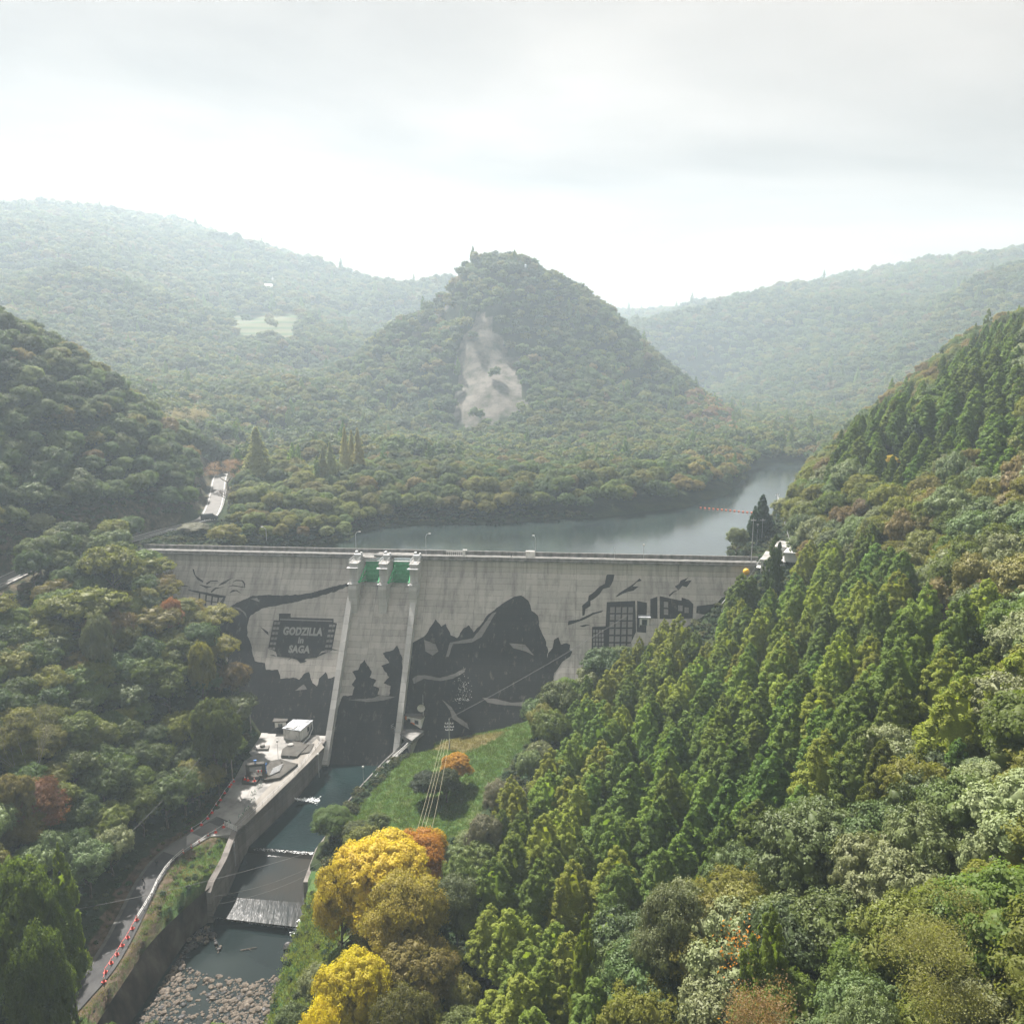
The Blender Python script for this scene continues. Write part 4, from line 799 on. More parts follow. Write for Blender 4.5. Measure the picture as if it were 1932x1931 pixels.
C_YEL = (.50,.405,.045); C_ORA = (.55,.20,.03); C_RUST = (.24,.14,.06)
# ------ where plants may stand
dam_clear = [(268,1000),(1425,1030),(1400,1075),(1345,1145),(1225,1165),(1125,1225),(1040,1272),(1000,1330),(890,1390),(740,1440),(560,1350),(482,1330),(470,1240),(425,1160),(345,1085),(295,1050)]
low_clear = [(508,1352),(630,1370),(740,1430),(840,1365),(985,1345),(1010,1400),(950,1460),(860,1570),(700,1530),(640,1530),(598,1610),(588,1720),(610,1770),(560,1860),(520,1932),(95,1945),(70,1932),(150,1855),(215,1760),(270,1650),(310,1595),(375,1555),(440,1470),(478,1395)]
lake_clear = [(668,1030),(690,1005),(900,990),(1250,972),(1310,955),(1400,925),(1432,900),(1440,880),(1470,872),(1520,885),(1478,955),(1425,975),(1385,1010),(1370,1048)]
uroad_clear = [(225,1026),(330,985),(378,965),(396,920),(400,900),(425,900),(424,960),(420,990),(370,1004),(300,1030)]
wall_clear = [(0,1080),(60,1060),(100,1052),(85,1095),(30,1110),(0,1115)]
pole_clear = [(1405,1000),(1500,985),(1480,1075),(1425,1085),(1408,1085)]
RP = [(p.x, p.y) for p in wall_top]
def blocked(x, y, gz_):
    s = (x-L0[0])*U[0]+(y-L0[1])*U[1]; d = (x-L0[0])*V[0]+(y-L0[1])*V[1]
    b = inpoly(x, y, river_poly)|inpoly(x, y, apron_poly)|inpoly(x, y, verge_poly)
    b |= (s > -4) & (s < 188) & (d > -9) & (d < SL*(ZB-gz_)+3)
    b |= seg_dist(x, y, [tuple(p) for p in road_s])[0] < 5.0; b |= seg_dist(x, y, [tuple(p) for p in up_road])[0] < 6.5
    b |= (gz_ < -5.6) & (y > 250)
    return b
def hides(x, y, zt_, h, w):
    """does a tree standing here cover the dam, apron, water or road seen behind it?"""
    r_ = np.zeros(np.shape(x), bool)
    for fz, fx in ((1,0),(.75,-.35),(.75,.35),(.5,0),(.5,-.8),(.5,.8)):
        px, py = proj(x+fx*w, y, zt_-h*(1-fz))
        r_ |= inpoly(px, py, dam_clear) & (y < 245); r_ |= inpoly(px, py, low_clear) & (y < 222)
        if fz >= .5: r_ |= inpoly(px, py, lake_clear) & (y < 520); r_ |= inpoly(px, py, uroad_clear) & (y < 330); r_ |= inpoly(px, py, wall_clear) & (y < 205); r_ |= inpoly(px, py, pole_clear) & (y < 245)
    return r_
con_A = [(1058,1330),(1100,1260),(1230,1165),(1330,1110),(1420,1060),(1500,1010),(1640,990),(1740,1080),(1932,1130),(1932,1330),(1810,1390),(1700,1300),(1580,1480),(1430,1570),(1330,1610),(1180,1690),(1165,1945),(870,1945),(900,1700),(905,1600),(930,1480),(1020,1400)]
con_B = [(1560,900),(1600,790),(1700,725),(1775,740),(1770,660),(1860,620),(1945,600),(1945,850),(1850,830),(1760,850),(1680,890),(1640,840)]
def jgrid(x0, x1, y0, y1, sp, seed):
    r = np.random.default_rng(seed); gx_, gy_ = np.meshgrid(np.arange(x0, x1, sp), np.arange(y0, y1, sp*.9)); gx_ = gx_+(np.arange(gx_.shape[0]) % 2)[:,None]*sp/2
    return (gx_+r.uniform(-.34,.34,gx_.shape)*sp).ravel(), (gy_+r.uniform(-.34,.34,gx_.shape)*sp).ravel()
TREES = []   # (kind, form, x, y, z, h, w, colour list, material, region)
HERO = []    # spots of hand-placed trees, kept free
def hero(name, form, px, py, D, wpx, col, label, cat, m=None, variant=None, base=None, grp=None, bark=None):
    """tree whose top is seen at (px, py) at distance D and whose crown is wpx photo pixels wide"""
    p = atD(px, py, D); g = g1(p.x, p.y) if base is None else base; h = p.z-g
    wid = wpx/F*(D*COSP+(CZ-p.z+h*.3)*SINP); s = h/NOM[form]; nomw = {'cedar':6.2,'hinoki':7.6,'broad':10.4,'flat':11.5,'hero':10.2,'spire':5.2}[form]
    HERO.append((p.x, p.y, wid*.42))
    return plant_tree(name, form, p.x, p.y, g-.2, h, wid/(nomw*s), col, label, cat, grp, m, variant=variant, bark=bark)
def heroes():
    H = hero
    H('yellow_maple','hero',718,1572,124,205,C_YEL,'large golden yellow tree, biggest of the autumn trees by the river','maple tree',variant=0)
    H('yellow_maple','hero',775,1562,134,150,(.48,.30,.03),'orange topped tree rising behind the golden yellow tree','maple tree',variant=1)
    H('yellow_maple','hero',640,1610,120,120,(.44,.38,.04),'golden yellow tree leaning over the river wall','maple tree',variant=1)
    H('yellow_maple','hero',760,1632,112,170,(.34,.32,.06),'pale yellow tree in front of the large golden tree','maple tree',variant=1)
    H('yellow_maple','hero',815,1560,140,70,(.45,.34,.03),'small yellow orange tree right of the orange topped tree','maple tree',variant=0)
    H('yellow_maple','hero',665,1788,98,165,(.54,.52,.04),'bright lemon yellow tree low in the photo by the grassy bank','maple tree',variant=0)
    H('yellow_maple','hero',690,1782,106,60,(.45,.24,.03),'small orange crown peeping over the lemon yellow tree','maple tree',variant=1)
    H('yellow_maple','hero',610,1868,93,110,(.54,.47,.03),'golden yellow tree at the very bottom beside the river bank','maple tree',variant=1)
    H('broadleaf_tree','hero',780,1765,104,165,(.20,.18,.05),'khaki green tree between the two yellow trees and the cedars','tree',variant=0)
    H('broadleaf_tree','hero',760,1850,90,150,(.12,.13,.04),'olive green tree at the bottom edge right of the yellow trees','tree',variant=1)
    H('broadleaf_tree','hero',860,1640,118,110,(.10,.14,.055),'grey green glossy tree right of the golden yellow tree','tree',GLOSS,variant=1)
    H('broadleaf_tree','hero',915,1530,140,75,(.15,.15,.09),'pale silvery tree at the lower corner of the grass slope','tree',GLOSS,variant=0)
    H('broadleaf_tree','hero',940,1462,156,60,(.17,.165,.11),'small whitish tree on the right edge of the grass slope','tree',GLOSS,variant=1)
    H('broadleaf_tree','hero',625,1518,160,85,(.085,.13,.03),'round green tree on the river wall below the basin','tree',variant=1)
    H('broadleaf_tree','hero',672,1548,156,65,(.10,.13,.045),'olive green tree right of the round river wall tree','tree',variant=0)
    H('broadleaf_tree','broad',712,1528,160,50,(.11,.14,.05),'small olive tree at the bottom of the grass slope','tree')
    H('orange_bush','hero',860,1418,176,62,(.44,.28,.03),'orange and yellow bush on the grass slope below the pole','bush',variant=0)
    H('dark_bush','hero',806,1452,172,72,(.035,.055,.025),'large dark green bush in the middle of the grass slope','bush',variant=1)
    H('dark_bush','hero',842,1448,170,60,(.06,.085,.03),'mid green bush beside the orange bush on the grass slope','bush',variant=0)
    H('spire_conifer','spire',482,806,352,52,(.27,.29,.11),'tall lone spire tree beside the upper road beyond the dam','conifer')
    for px, py, D, w, t in ((608,842,338,26,'green spire tree, leftmost of the group behind the dam crest'),(622,834,342,28,'green spire tree second from the left behind the dam crest')):
        H('spire_conifer','spire',px,py,D,w,(.23,.25,.10),t,'conifer')
    for px, py, D, w, t in ((649,806,356,25,'golden spire tree, left one of the trio behind the dam'),(662,812,362,24,'golden spire tree in the middle of the trio behind the dam'),(674,808,354,27,'golden spire tree, right one of the trio behind the dam')):
        H('spire_conifer','spire',px,py,D,w,(.40,.40,.16),t,'conifer')
    H('broadleaf_tree','hero',55,1462,142,130,C_RUST,'rust red autumn tree standing in the shade of the left slope','tree',variant=1)
    H('broadleaf_tree','hero',15,1450,138,90,(.15,.13,.05),'dull khaki tree left of the rust red tree','tree',variant=0)
    H('cedar_tree','cedar',108,1592,112,62,(.13,.18,.03),'bright green cedar with a long bare trunk beside the road','cedar',variant=1)
    H('broadleaf_tree','hero',15,1600,104,165,(.10,.16,.03),'big bright green tree cut by the left edge of the photo','tree',variant=0)
    H('broadleaf_tree','hero',60,1712,98,120,(.085,.14,.03),'broad green tree below the bare trunked cedar','tree',variant=1)
    H('broadleaf_tree','flat',150,1112,196,150,(.14,.155,.03),'wide flat topped yellow green tree below the old retaining wall','tree',variant=0)
    H('broadleaf_tree','flat',205,1030,214,110,(.13,.14,.035),'yellow green tree whose top touches the upper road','tree',variant=1)
    H('broadleaf_tree','hero',180,1148,186,60,(.15,.19,.085),'silvery green round tree in the middle of the left slope','tree',GLOSS,variant=0)
    H('broadleaf_tree','hero',375,1196,196,55,(.19,.19,.03),'lime green tree on the slope beside the mural sweep','tree',variant=1)
    H('broadleaf_tree','hero',320,1118,210,45,(.30,.16,.06),'small orange tinted tree on the left slope near the dam','tree',variant=1)
    H('broadleaf_tree','hero',400,1305,178,100,(.08,.11,.025),'large green tree at the foot of the slope near the pylons','tree',variant=0)
    H('cedar_tree','cedar',1105,1728,88,58,(.14,.19,.025),'bright green pointed cedar standing alone at the bottom centre','cedar',variant=0)
    H('cedar_tree','cedar',1456,1706,66,95,(.12,.17,.03),'yellow green cedar among grey broadleaf trees, lower right','cedar',variant=2)
    H('cedar_tree','cedar',1668,1390,92,80,(.13,.18,.03),'left one of two bright cedars standing together on the right slope','cedar',variant=3)
    H('cedar_tree','cedar',1738,1408,90,72,(.13,.18,.03),'right one of two bright cedars standing together on the right slope','cedar',variant=1)
    H('broadleaf_tree','hero',1275,1645,82,150,(.15,.19,.085),'silvery leaved evergreen with pale glossy crown, lower centre right','tree',GLOSS,variant=1)
    H('broadleaf_tree','hero',1555,1500,84,250,(.10,.145,.05),'very large rounded grey green evergreen in the lower right','tree',GLOSS,variant=0)
    H('broadleaf_tree','hero',1895,1425,84,150,(.14,.18,.085),'silvery evergreen near the right edge above the twiggy tree','tree',GLOSS,variant=0)
    H('broadleaf_tree','hero',1790,1530,78,120,(.10,.15,.055),'grey green evergreen left of the silvery one at the right edge','tree',GLOSS,variant=1)
    H('broadleaf_tree','hero',1650,1848,54,160,(.14,.18,.075),'pale glossy tree at the bottom edge, lower right','tree',GLOSS,variant=1)
    H('broadleaf_tree','hero',1880,1630,66,150,(.11,.15,.03),'fresh green tree just above the twiggy khaki tree','tree',variant=1)
    H('broadleaf_tree','hero',1700,855,236,70,(.42,.33,.05),'yellow autumn tree under the ridge conifers','tree',variant=0)
    H('cedar_tree','hinoki',1725,790,232,70,(.04,.08,.03),'dark conical cypress beside the yellow autumn tree on the ridge','cypress',variant=1)
    H('cedar_tree','hinoki',1440,932,262,42,(.035,.075,.035),'dark pointed cypress on the lake shore behind the dam end','cypress',variant=0)
    H('cedar_tree','hinoki',1424,960,258,30,(.035,.075,.035),'smaller dark cypress left of the pointed one on the shore','cypress',variant=2)
    H('broadleaf_tree','broad',1392,990,254,45,(.13,.15,.07),'pale round tree on the lake shore beside the dam end','tree')
    H('cedar_tree','cedar',1466,1005,200,34,(.06,.10,.03),'tall dark cedar standing before the white control building','cedar',variant=2)
    H('broadleaf_tree','hero',470,945,300,60,(.20,.17,.05),'yellow topped tree beside the upper road behind the crest','tree',variant=1)
    H('broadleaf_tree','hero',520,965,288,80,(.14,.15,.05),'pale green tree behind the left part of the crest','tree',variant=0)
    H('broadleaf_tree','hero',365,985,270,60,(.13,.14,.07),'grey green shrub tree between the upper road and the crest','tree',GLOSS,variant=0)
def scatter():
    global TREES
    hx = np.array([q[0] for q in HERO]); hy = np.array([q[1] for q in HERO]); hr = np.array([q[2] for q in HERO])
    def clear(x, y, f=1.): return (np.hypot(x[:,None]-hx, y[:,None]-hy) > hr*f).all(1)
    def infr(px, py, m=420): return (px > -m) & (px < 1932+m) & (py > 300) & (py < 1932+160)
    # near ground: cedars on their own tight spacing, broadleaf wider
    for kind, sp in (('c', 6.3), ('b', 6.0)):
        x, y = jgrid(-260, 290, 38, 262, sp, 5 if kind == 'c' else 6); x, y = x[np.abs(x) < .80*y+60], y[np.abs(x) < .80*y+60]
        g = gz(x, y); px, py = proj(x, y, g+14); right = x > -42
        iscon = (inpoly(px, py, con_A)|inpoly(px, py, con_B)) & right
        k = (iscon if kind == 'c' else ~iscon) & ~blocked(x, y, g) & infr(px, py) & clear(x, y, .75) & ~inpoly(x, y, mound_poly) & ~((x > -43) & (x < -33) & (y < 160))
        x, y, g, px, py = (q[k] for q in (x, y, g, px, py)); r = np.random.default_rng(9)
        for i in range(len(x)):
            if kind == 'c':
                bz = bool(inpoly(px[i], py[i], con_B)); dark = (px[i] > 1180 and 1290 < py[i] < 1560 and r.random() < .6) or bz
                form = 'hinoki' if dark else 'cedar'; h = r.uniform(11.5, 17.5) if y[i] > 75 else r.uniform(10, 14); w = r.uniform(1.15,1.5)
                cl_ = C_HIN if dark else C_CED; reg = 'ridge' if bz else 'stand'; m = NEEDLE; rad = 2.2
            else:
                h = r.uniform(9, 13.5) if x[i] < -42 else r.uniform(10.5, 16); w = r.uniform(.85,1.2) if x[i] < -42 else r.uniform(.65,.95); form = 'broad'; m = LEAF; rad = 3.5
                if x[i] < -42:
                    u = r.random(); up_ = x[i] < -118 and y[i] > 205
                    reg = 'upper left' if up_ else 'lower left'
                    cl_ = C_DARK if (up_ and u < .8) or u < .45 else C_OLIVE if u < .82 else C_KHAK if u < .88 else C_SILV
                    if not up_ and u > .7 and py[i] < 1220: form = 'flat'; cl_ = C_KHAK
                    if cl_ is C_SILV: m = GLOSS
                elif py[i] < 1140:
                    u = r.random(); reg = 'upper right'; cl_ = C_SILV if u < .45 else C_KHAK if u < .7 else C_OLIVE; m = GLOSS if u < .6 else LEAF
                else:
                    u = r.random(); reg = 'lower right'; cl_ = C_SILV if u < .3 else C_DARK if u < .6 else C_OLIVE; m = GLOSS if u < .7 else LEAF
                if x[i] > -42 and y[i] < 150 and px[i] < 960: h *= .75; reg = 'by river'; cl_ = C_OLIVE if r.random() < .6 else C_SILV
            TREES.append([form, x[i], y[i], g[i]-.3, h, w, cl_[r.integers(3)], m, reg, rad])
    # promontory and lake shores just behind the dam, then the hills
    x, y = jgrid(-330, 420, 262, 330, 6.4, 12); k = (np.abs(x) < .74*y+30); x, y = x[k], y[k]; g = gz(x, y); px, py = proj(x, y, g+10)
    k = ~blocked(x, y, g) & infr(px, py) & clear(x, y, .7); x, y, g, px, py = (q[k] for q in (x, y, g, px, py)); r = np.random.default_rng(19)
    for i in range(len(x)):
        u = r.random(); con = bool(inpoly(px[i], py[i], con_B)) and x[i] > 90
        low = -115 < x[i] < -50 and y[i] < 300
        TREES.append(['hinoki' if con else 'broad', x[i], y[i], g[i]-.3, r.uniform(12,16) if con else r.uniform(5.5,8) if low else r.uniform(8,12), 1.05, (C_HIN if con else C_DARK if (u < .75 and x[i] < -110) else C_OLIVE if u < .6 else C_KHAK if u < .8 else C_SILV)[r.integers(3)], NEEDLE if con else LEAF, 'ridge' if con else 'upper left' if x[i] < -118 else 'promontory' if x[i] < 60 else 'upper right', 3])
    A_ = np.array([[t[1], t[2], t[3]+t[4], t[4], t[9]] for t in TREES]); bad = hides(A_[:,0], A_[:,1], A_[:,2], A_[:,3], A_[:,4])
    TREES = [t for t, b in zip(TREES, bad) if not b]
heroes(); scatter()
# the 300 largest of each kind become things, everything further is one forest
REG = {'stand': ('cedar','cedar in the dense stand on the slope right of the dam','cedars in the dense stand on the right slope'),
 'ridge': ('cypress','dark conifer on the skyline ridge at the right edge','dark conifers on the right ridge'),
 'lower left': ('tree','rounded broadleaf tree on the slope between dam and service road','broadleaf trees on the left slope'),
 'upper left': ('tree','dark broadleaf tree on the hill above the upper road','broadleaf trees above the upper road'),
 'upper right': ('tree','glossy broadleaf tree on the upper right hillside beyond the cedars','broadleaf trees on the upper right hillside'),
 'lower right': ('tree','broadleaf tree on the lower right slope below the cedars','broadleaf trees on the lower right slope'),
 'by river': ('tree','bushy tree on the right river bank near the yellow trees','bushy trees on the right river bank'),
 'promontory': ('tree','broadleaf tree on the wooded point behind the dam crest','broadleaf trees behind the dam crest')}
def colname(c, m):
    r_, g_, b_ = c
    if m is GLOSS and b_ > .06: return 'silvery'
    if r_ > .15 and b_ > .036: return 'khaki'
    if r_ > .095: return 'olive green' if r_ > .11 else 'fresh green'
    return 'mid green' if g_ > .11 else 'deep green'
ANCH = [(1050,1290,'the mural foot'),(1230,1180,'the painted buildings'),(1400,1080,'the dam right end'),(1465,1030,'the white control building'),(1105,1790,'the lone pointed cedar'),(740,1640,'the golden yellow tree'),(665,1830,'the lemon yellow tree'),
 (1000,1400,'the grass slope corner'),(1275,1720,'the silvery evergreen'),(1555,1600,'the very large evergreen'),(1668,1440,'the twin bright cedars'),(1895,1480,'the silvery edge evergreen'),(1880,1850,'the twiggy khaki tree'),(1456,1790,'the yellow green cedar'),
 (55,1520,'the rust red tree'),(108,1650,'the bare trunked cedar'),(150,1150,'the flat topped tree'),(435,1420,'the paired poles'),(180,1190,'the silvery round tree'),(375,1240,'the lime green tree'),(300,1600,'the road bend'),(320,1140,'the orange tinted tree'),(20,1680,'the edge cedar'),
 (45,1080,'the old retaining wall'),(395,975,'the van'),(260,1010,'the hill road'),(482,870,'the lone spire tree'),(662,860,'the spire trio'),(1725,830,'the ridge cypress'),(1700,880,'the ridge yellow tree'),(1440,960,'the shore cypress'),(503,1010,'the crest lamp'),(1392,1010,'the pale shore tree'),(1500,890,'the bright water'),(1180,1660,'the dead tree'),(1392,1750,'the orange leaved twig tree')]
def near_of(px, py):
    """a findable neighbour and the direction from it"""
    ax, ay, nm = min(ANCH, key=lambda q: (q[0]-px)**2+(q[1]-py)**2); dx, dy = px-ax, py-ay; d = math.hypot(dx, dy); far_ = 'just ' if d < 55 else '' if d < 125 else 'well '
    if d < 18: return 'touching '+nm
    k = int(((math.degrees(math.atan2(-dy, dx))+22.5) % 360)//45); w = ('right of','upper right of','above','upper left of','left of','lower left of','below','lower right of')[k]
    return far_+w+' '+nm
def size_px(t):
    px, py = proj(t[1], t[2], t[3]+t[4]); px2, py2 = proj(t[1], t[2], t[3]); return (py2-py)*(1 if -20 < px < 1952 and py < 1945 else .2)
ced = sorted([t for t in TREES if t[0] in ('cedar','hinoki')], key=size_px, reverse=True); bro = sorted([t for t in TREES if t[0] not in ('cedar','hinoki')], key=size_px, reverse=True)
REST = ced[285:]+bro[275:]
for t in ced[:285]+bro[:275]:
    form, x, y, z, h, w, c, m, reg, _ = t; cat, base, grp = REG[reg]; px, py = proj(x, y, z+h*.8)
    nm = 'cedar_tree' if form == 'cedar' else 'cypress_tree' if form == 'hinoki' else 'broadleaf_tree'
    cat = {'cedar':'cedar','hinoki':'cypress'}.get(form, 'tree'); cn = colname(c, m); ha = 'tall ' if h > 15.5 or (10.8 < h < 13 and form in ('broad','flat')) else 'short ' if (form in ('cedar','hinoki') and h < 14) or h < 9 else ''
    what = {'stand': 'in the dense stand', 'ridge': 'on the skyline ridge', 'lower left': 'on the left slope', 'upper left': 'above the upper road', 'upper right': 'on the upper hillside', 'lower right': 'on the lower slope', 'by river': 'on the river bank', 'promontory': 'behind the crest'}[reg]
    kind_w = {'cedar': 'conical cedar', 'hinoki': 'feathery cypress', 'flat': 'flat topped tree', 'broad': 'rounded tree'}[form]
    lab = '%s%s %s %s, %s' % (ha, cn, kind_w, what, near_of(px, py)); lab = lab if len(lab.split()) <= 16 else lab[len(ha):] if len(lab[len(ha):].split()) <= 16 else lab[len(ha)+len(cn)+1:]
    plant_tree(nm, form, x, y, z, h, w, c, lab, cat, grp, m)
# ------ forest of the hills: one object, its trees set by geometry nodes
def scatter_nodes(name, pts, protos, m_kind='stuff', label=None, cat=None):
    """pts: rows of x, y, z, rot, scale, index"""
    pts = np.asarray(pts); me = bpy.data.meshes.new(name); me.vertices.add(len(pts)); me.vertices.foreach_set('co', pts[:,:3].astype(np.float32).ravel())
    for nm, c in (('rot', 3), ('scl', 4)):
        a = me.attributes.new(nm, 'FLOAT', 'POINT'); a.data.foreach_set('value', pts[:,c].astype(np.float32))
    a = me.attributes.new('pick', 'INT', 'POINT'); a.data.foreach_set('value', pts[:,5].astype(np.int32))
    me.update(); o = obj(name, me, label=label, cat=cat, kind=m_kind)
    col = bpy.data.collections.new(name+'_forms')
    for i, (mesh_, color, mm) in enumerate(protos):
        mesh_ = mesh_.copy(); mesh_.materials.clear(); mesh_.materials.append(fixed_leaf(mm, color)); p = bpy.data.objects.new('%s_form_%03d' % (name, i), mesh_); col.objects.link(p)
    ng = bpy.data.node_groups.new(name, 'GeometryNodeTree'); ng.interface.new_socket('Geometry', in_out='INPUT', socket_type='NodeSocketGeometry'); ng.interface.new_socket('Geometry', in_out='OUTPUT', socket_type='NodeSocketGeometry')
    gi = N(ng, 'NodeGroupInput'); go = N(ng, 'NodeGroupOutput'); ci = N(ng, 'GeometryNodeCollectionInfo'); ci.inputs['Collection'].default_value = col; ci.inputs['Separate Children'].default_value = True; ci.inputs['Reset Children'].default_value = True
    m2p = N(ng, 'GeometryNodeMeshToPoints'); ng.links.new(gi.outputs[0], m2p.inputs[0])
    ip = N(ng, 'GeometryNodeInstanceOnPoints'); ng.links.new(m2p.outputs[0], ip.inputs['Points']); ng.links.new(ci.outputs[0], ip.inputs['Instance']); ip.inputs['Pick Instance'].default_value = True
    def na(nm, ty):
        n = N(ng, 'GeometryNodeInputNamedAttribute', data_type=ty); n.inputs['Name'].default_value = nm; return n.outputs[0]
    ng.links.new(na('pick', 'INT'), ip.inputs['Instance Index']); cx = N(ng, 'ShaderNodeCombineXYZ'); ng.links.new(na('rot', 'FLOAT'), cx.inputs[2]); ng.links.new(cx.outputs[0], ip.inputs['Rotation'])
    ng.links.new(na('scl', 'FLOAT'), ip.inputs['Scale']); ng.links.new(ip.outputs[0], go.inputs[0])
    md = o.modifiers.new('trees', 'NODES'); md.node_group = ng; return o
protos = []; PI = {}
def pidx(key, color, m):
    k = (key, color, m.name)
    if k not in PI: PI[k] = len(protos); protos.append((CROWN[key], color, m))
    return PI[k]
pts_ = []; r = np.random.default_rng(77)
for t in REST:
    form, x, y, z, h, w, c, m, reg, _ = t; pts_.append((x, y, z, r.uniform(0,6.28), h/NOM[form], pidx(form+str(r.integers(FORMS[form])), c, m)))
cliff_px = [[(900,590),(935,600),(955,640),(985,700),(985,780),(930,812),(890,800),(835,800),(858,740),(870,690),(865,640),(885,625)], [(852,572),(860,582),(800,632),(788,640)]]
for x0, x1, y0, y1, sp, sc, seed in ((-480,560,330,600,6.8,.95,1),(-700,820,600,900,8.5,1.1,2),(-1100,1200,900,1400,12,1.4,3),(-1500,1700,1400,2300,20,2.1,4)):
    x, y = jgrid(x0, x1, y0, y1, sp, 40+seed); k = np.abs(x) < .70*y+60; x, y = x[k], y[k]; g = gz(x, y); px, py = proj(x, y, g+7*sc)
    gxx = gz(x+4, y)-gz(x-4, y); dxx = seg_dist(x, y, [tuple(p) for p in up_road])[0]
    cl_ = np.zeros(len(x), bool)
    gpx, gpy = proj(x, y, g); jx = 9*np.sin(x/7.1+y/13)+6*np.sin(x/3.3-y/5); jy = 8*np.sin(x/9.2-y/11)
    for cpoly in cliff_px: cl_ |= (inpoly(px+jx, py+jy, cpoly)|inpoly(gpx+jx, gpy+jy, cpoly)) & (y > 430) & (y < 800)
    cl_ &= r.random(len(x)) < .93
    fld = inpoly(px, py+6, [(425,588),(565,586),(560,640),(520,662),(450,642)]) & (r.random(len(x)) < .97) & (y > 900) & (y < 1700)
    hh = np.array([(HERO_[0], HERO_[1], HERO_[2]) for HERO_ in HERO]); nearhero = (np.hypot(x[:,None]-hh[:,0], y[:,None]-hh[:,1]) < hh[:,2]*.7).any(1)
    k = (g > -5.7) & ~cl_ & ~fld & (px > -150) & (px < 2080) & (dxx > 8) & ~nearhero & ~hides(x, y, g+8*sc, 8*sc, 3)
    for i in np.nonzero(k)[0]:
        u = r.random(); c = C_DARK[r.integers(3)] if u < .45 else C_OLIVE[r.integers(3)] if u < .8 else C_SILV[1] if u < .9 else C_KHAK[r.integers(3)]
        if y[i] < 470 and px[i] > 1290 and u > .7: c = (.22,.19,.05)
        if 600 < y[i] < 900 and 1300 < px[i] < 1390 and u > .7: c = (.22,.15,.06)
        con = r.random() < (.025 if y[i] > 600 else .03)
        key = 'farc0' if con else ('broad%d' % r.integers(3) if y[i] < 420 else 'farb%d' % r.integers(2)); c = C_HIN[r.integers(3)] if con else c
        pts_.append((x[i], y[i], g[i]-.5, r.uniform(0,6.28), sc*r.uniform(.7,1.15), pidx(key, c, NEEDLE if con else LEAF)))
print('forest', len(pts_), 'individual', len(ced), len(bro))
scatter_nodes('forest', pts_, protos, label='continuous broadleaf forest covering the hills round the lake', cat='forest')
Pq = np.array([q[:3] for q in pts_]); print('y hist', np.histogram(Pq[:,1], [0,250,330,600,900,1300,1700,2100,2600,3000,4300])[0])
for D_ in (800,1000,1200,1400,1600,1800,2000,2300,2600): xx = -.5*D_; zz1 = g1(xx, D_); print(D_, proj(xx, D_, zz1), zz1)
# ------ undergrowth between the trunks and on the banks, grass on the slope
x, y = jgrid(-200, 240, 60, 330, 2.3, 61); k = np.abs(x) < .72*y+10; x, y = x[k], y[k]; g = gz(x, y); px, py = proj(x, y, g)
bl = inpoly(x, y, river_poly)|inpoly(x, y, apron_poly)|(seg_dist(x, y, [tuple(p) for p in road_s])[0] < 3.6)|(seg_dist(x, y, [tuple(p) for p in up_road])[0] < 6.)|inpoly(x, y, mound_poly)
s_ = (x-L0[0])*U[0]+(y-L0[1])*U[1]; d_ = (x-L0[0])*V[0]+(y-L0[1])*V[1]; bl |= (s_ > -3) & (s_ < 187) & (d_ > -9) & (d_ < SL*(ZB-g)+1.2); bl |= (g < -5.7) & (y > 245)
vg_ = inpoly(x, y, verge_poly) & (seg_dist(x, y, [tuple(p) for p in revet_top])[0] > 3.0); bl |= vg_; bl |= inpoly(px, py, wall_clear) & (y < 230)
up = []; pr_b = [(CROWN['bush0'], (.04,.07,.025), LEAF), (CROWN['bush1'], (.06,.085,.028), LEAF), (CROWN['bush0'], (.09,.10,.035), LEAF), (CROWN['bush1'], (.035,.075,.03), LEAF)]
for i in np.nonzero(~bl)[0]:
    sc_ = r.uniform(.5,1.1); nr_ = (-70 < x[i] < -40) and y[i] < 165
    if nr_ or (abs(x[i]+74) < 8 and y[i] < 170): sc_ *= .42
    if -44 < x[i] < -30 and y[i] < 150: sc_ *= .5
    up.append((x[i], y[i], g[i]-.15, r.uniform(0,6.28), sc_, r.integers(4)))
scatter_nodes('undergrowth', up, pr_b, label='low dark shrubs and ferns covering the ground between the trees', cat='undergrowth')
def tuft(seed, n=46, h=.55, sp=.55):
    rr = np.random.default_rng(seed); p = np.c_[rr.uniform(-sp,sp,(n,2)), np.zeros(n)]; lean = np.c_[rr.normal(size=(n,2))*.35, np.ones(n)]; hh_ = h*rr.uniform(.5,1.2,n); c = p+lean*hh_[:,None]*.5
    v, f = quads(c, np.c_[rr.normal(size=(n,2)), np.zeros(n)], lean, hh_, .09*np.ones(n)); me = bpy.data.meshes.new('tuft'); fill(me, v, f); me.materials.append(LEAF); return me
T0, T1 = tuft(1), tuft(2, 40, .35, .7)
x, y = jgrid(-80, 30, 85, 215, .95, 62); g = gz(x, y); drd_ = seg_dist(x, y, [tuple(p) for p in road_s])[0]
inm = inpoly(x, y, mound_poly); ver = (x > -73.5) & (x < -52) & (drd_ > 2.9) & (drd_ < 13) & ~inpoly(x, y, river_poly) & ~inpoly(x, y, apron_poly); bk = (x > -41) & (x < -30) & (y < 142) & ~inpoly(x, y, river_poly)
s_ = (x-L0[0])*U[0]+(y-L0[1])*U[1]; d_ = (x-L0[0])*V[0]+(y-L0[1])*V[1]; onface = (s_ > 88) & (s_ < 187) & (d_ < SL*(ZB-g)+.8)
dry = inpoly(x, y, wpoly([(815,1400),(850,1378),(960,1385),(935,1405),(880,1425)], -41)); gp = []
